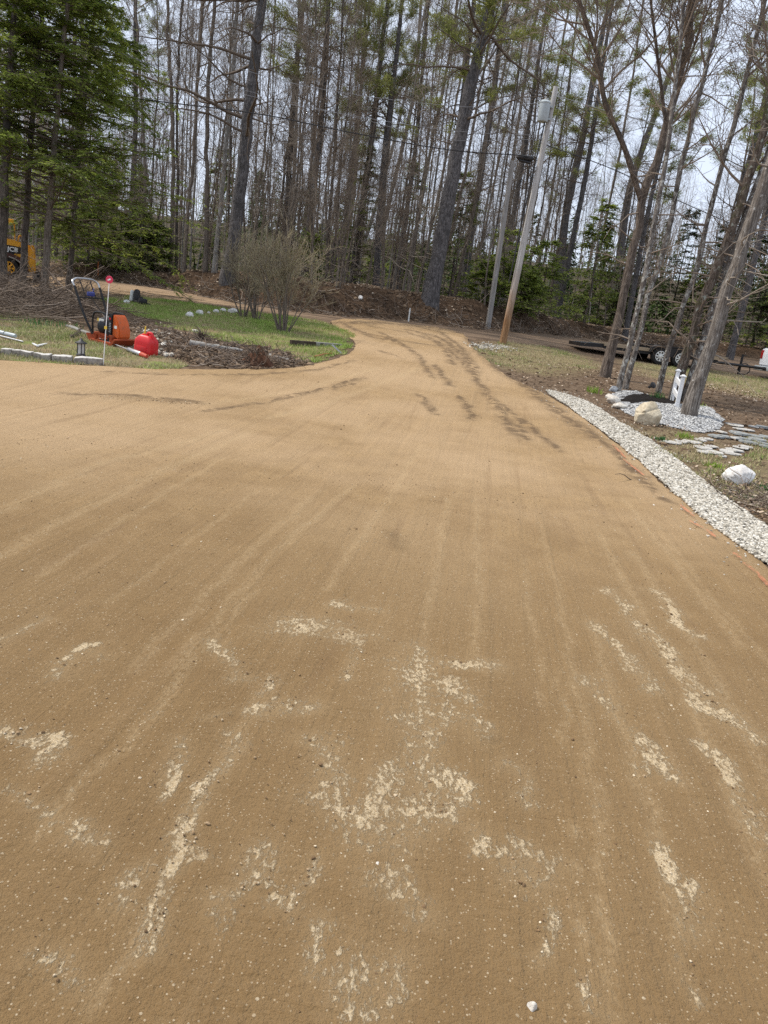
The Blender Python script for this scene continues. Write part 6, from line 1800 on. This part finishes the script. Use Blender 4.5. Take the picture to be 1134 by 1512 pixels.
# ---- yellow loader between the hemlock trunks
lb = G(26, 414); s = mpp(lb[1])
ld = empty('wheel_loader', lb, 'yellow digger with a black nameplate, half hidden by the hemlock trunks at the left edge', 'loader', rotz=R(22)); ld.scale = (s, s, s)
bm = bm_new(); add_prism(bm, [(-120, 30), (-120, 58), (-10, 57), (16, 52), (18, 46), (17, 24), (8, 24), (0, 34), (-22, 38), (-42, 30), (-48, 16), (-120, 16)], 0, 62)
bmesh.ops.bevel(bm, geom=bm.edges[:], offset=1.0, segments=2, affect='EDGES'); bobj('bonnet', bm, M_YEL2, ld, True)
bm = bm_new(); out = [(16, 14), (12, 24), (4, 33), (-8, 37), (-22, 37), (-34, 31), (-40, 20)]; inn = [(x_ * .82 - 2, z_ * .86 - 1) for x_, z_ in out[::-1]]
add_prism(bm, out + inn, -14, 6); bobj('wheel_arch', bm, M_MAROON, ld)
bm = bm_new(); add_tube(bm, smooth_path([(14, -14.5, 12), (9, -14.5, 22), (0, -14.5, 29), (-10, -14.5, 32)], 12), 1.0, 6); bobj('arch_trim', bm, M_GREYW, ld)
wheel(-12, -4, 16, ld, -1, M_YEL2, 16); wheel(-12, 68, 16, ld, 1, M_YEL2, 16); wheel(-105, -4, 20, ld, -1, M_YEL2, 18); wheel(-105, 68, 20, ld, 1, M_YEL2, 18)
bm = bm_new(); add_prism(bm, [(14, 14), (24.5, 13), (24, 47), (22, 52), (18, 52)], -6, 3); bmesh.ops.bevel(bm, geom=bm.edges[:], offset=.8, segments=2, affect='EDGES'); bobj('loader_arm', bm, M_YEL2, ld, True)
bm = bm_new(); add_prism(bm, [(20, 4), (30, 4), (31, 16), (24, 15)], -4, 66); bobj('bucket', bm, M_BLACK, ld)
bm = bm_new(); add_prism(bm, [(-14.5, 48.5), (9, 47), (9, 38), (-4, 37.5), (-8, 33.5), (-14.5, 35)], -.6, .3); np_ = bobj('nameplate', bm, M_BLACK, ld)
cu = bpy.data.curves.new('nameplate_text', 'FONT'); cu.body = 'JCB'; cu.size = 9.2; cu.extrude = .15; cu.offset = .22
tmp = bpy.data.objects.new('nameplate_text', cu); col.objects.link(tmp)
dg = bpy.context.evaluated_depsgraph_get(); me = bpy.data.meshes.new_from_object(tmp.evaluated_get(dg)); bpy.data.objects.remove(tmp)
lt = obj('nameplate_letters', me, m_plain('letter_white', (.85, .85, .85), .5, 0, .05), np_)
lt.rotation_euler = (R(90), R(3.2), 0); lt.location = (-13.2, -.8, 40.4); lt.scale = (1.0, .95, 1)
bm = bm_new(); add_tube(bm, [(-4, 8, 54), (-4, 4, 80)], 1.0, 6); add_box(bm, (-9, 2, 81), (10, 4, 7.5), None, 1.5); bobj('mirror', bm, M_YEL2, ld, True)
bm = bm_new(); an = np.linspace(0, 3.14, 14); add_tube(bm, np.column_stack([3 + 3 * np.cos(an), np.full(14, 10), 56 + 8 * np.sin(an)]), 1.1, 6); bobj('lifting_eye', bm, M_YEL2, ld, True)
bm = bm_new()
for x_, y_ in ((-30, 6), (-30, 56), (-100, 6), (-100, 56)): add_box(bm, (x_, y_, 80), (3.5, 3.5, 46))
add_box(bm, (-65, 31, 104), (80, 60, 5), None, 1.5); bobj('cab_frame', bm, M_BLACK, ld)
bm = bm_new(); add_box(bm, (-65, 31, 80), (66, 47, 44)); bobj('cab_glass', bm, M_GLASS, ld)
# ------------------------------------------------------------------ light
SUN_DIR = norm(np.array([-0.62, 0.12, 0.95]))
w = bpy.data.worlds.new("World"); scene.world = w; w.use_nodes = True
nt = w.node_tree; bg = nt.nodes['Background']
sky = nt.nodes.new('ShaderNodeTexSky'); sky.sky_type = 'NISHITA'; sky.sun_disc = False
el = math.asin(SUN_DIR[2]); az = math.atan2(SUN_DIR[0], SUN_DIR[1])
sky.sun_elevation = el; sky.sun_rotation = az; sky.air_density = 1.0; sky.dust_density = 3.5; sky.ozone_density = 1.0
mx = nt.nodes.new('ShaderNodeMix'); mx.data_type = 'RGBA'; mx.inputs[0].default_value = .72
nt.links.new(sky.outputs[0], mx.inputs[6]); mx.inputs[7].default_value = (11.0, 12.2, 14.4, 1)
nt.links.new(mx.outputs[2], bg.inputs[0]); bg.inputs[1].default_value = 0.1
sd = bpy.data.lights.new('sun', 'SUN'); sd.energy = 3.8; sd.angle = R(2.5); sd.color = (1.0, .95, .87)
so = bpy.data.objects.new('sun', sd); col.objects.link(so)
so.rotation_euler = Vector(-SUN_DIR).to_track_quat('-Z', 'Y').to_euler()
scene.view_settings.view_transform = 'Standard'; scene.view_settings.look = 'None'
scene.view_settings.exposure = 0; scene.view_settings.gamma = 1
scene.cycles.max_bounces = 5; scene.cycles.diffuse_bounces = 2; scene.cycles.glossy_bounces = 2; scene.cycles.transmission_bounces = 4; scene.cycles.transparent_max_bounces = 6
scene.cycles.use_denoising = False
scene.cycles.filter_width = 1.5
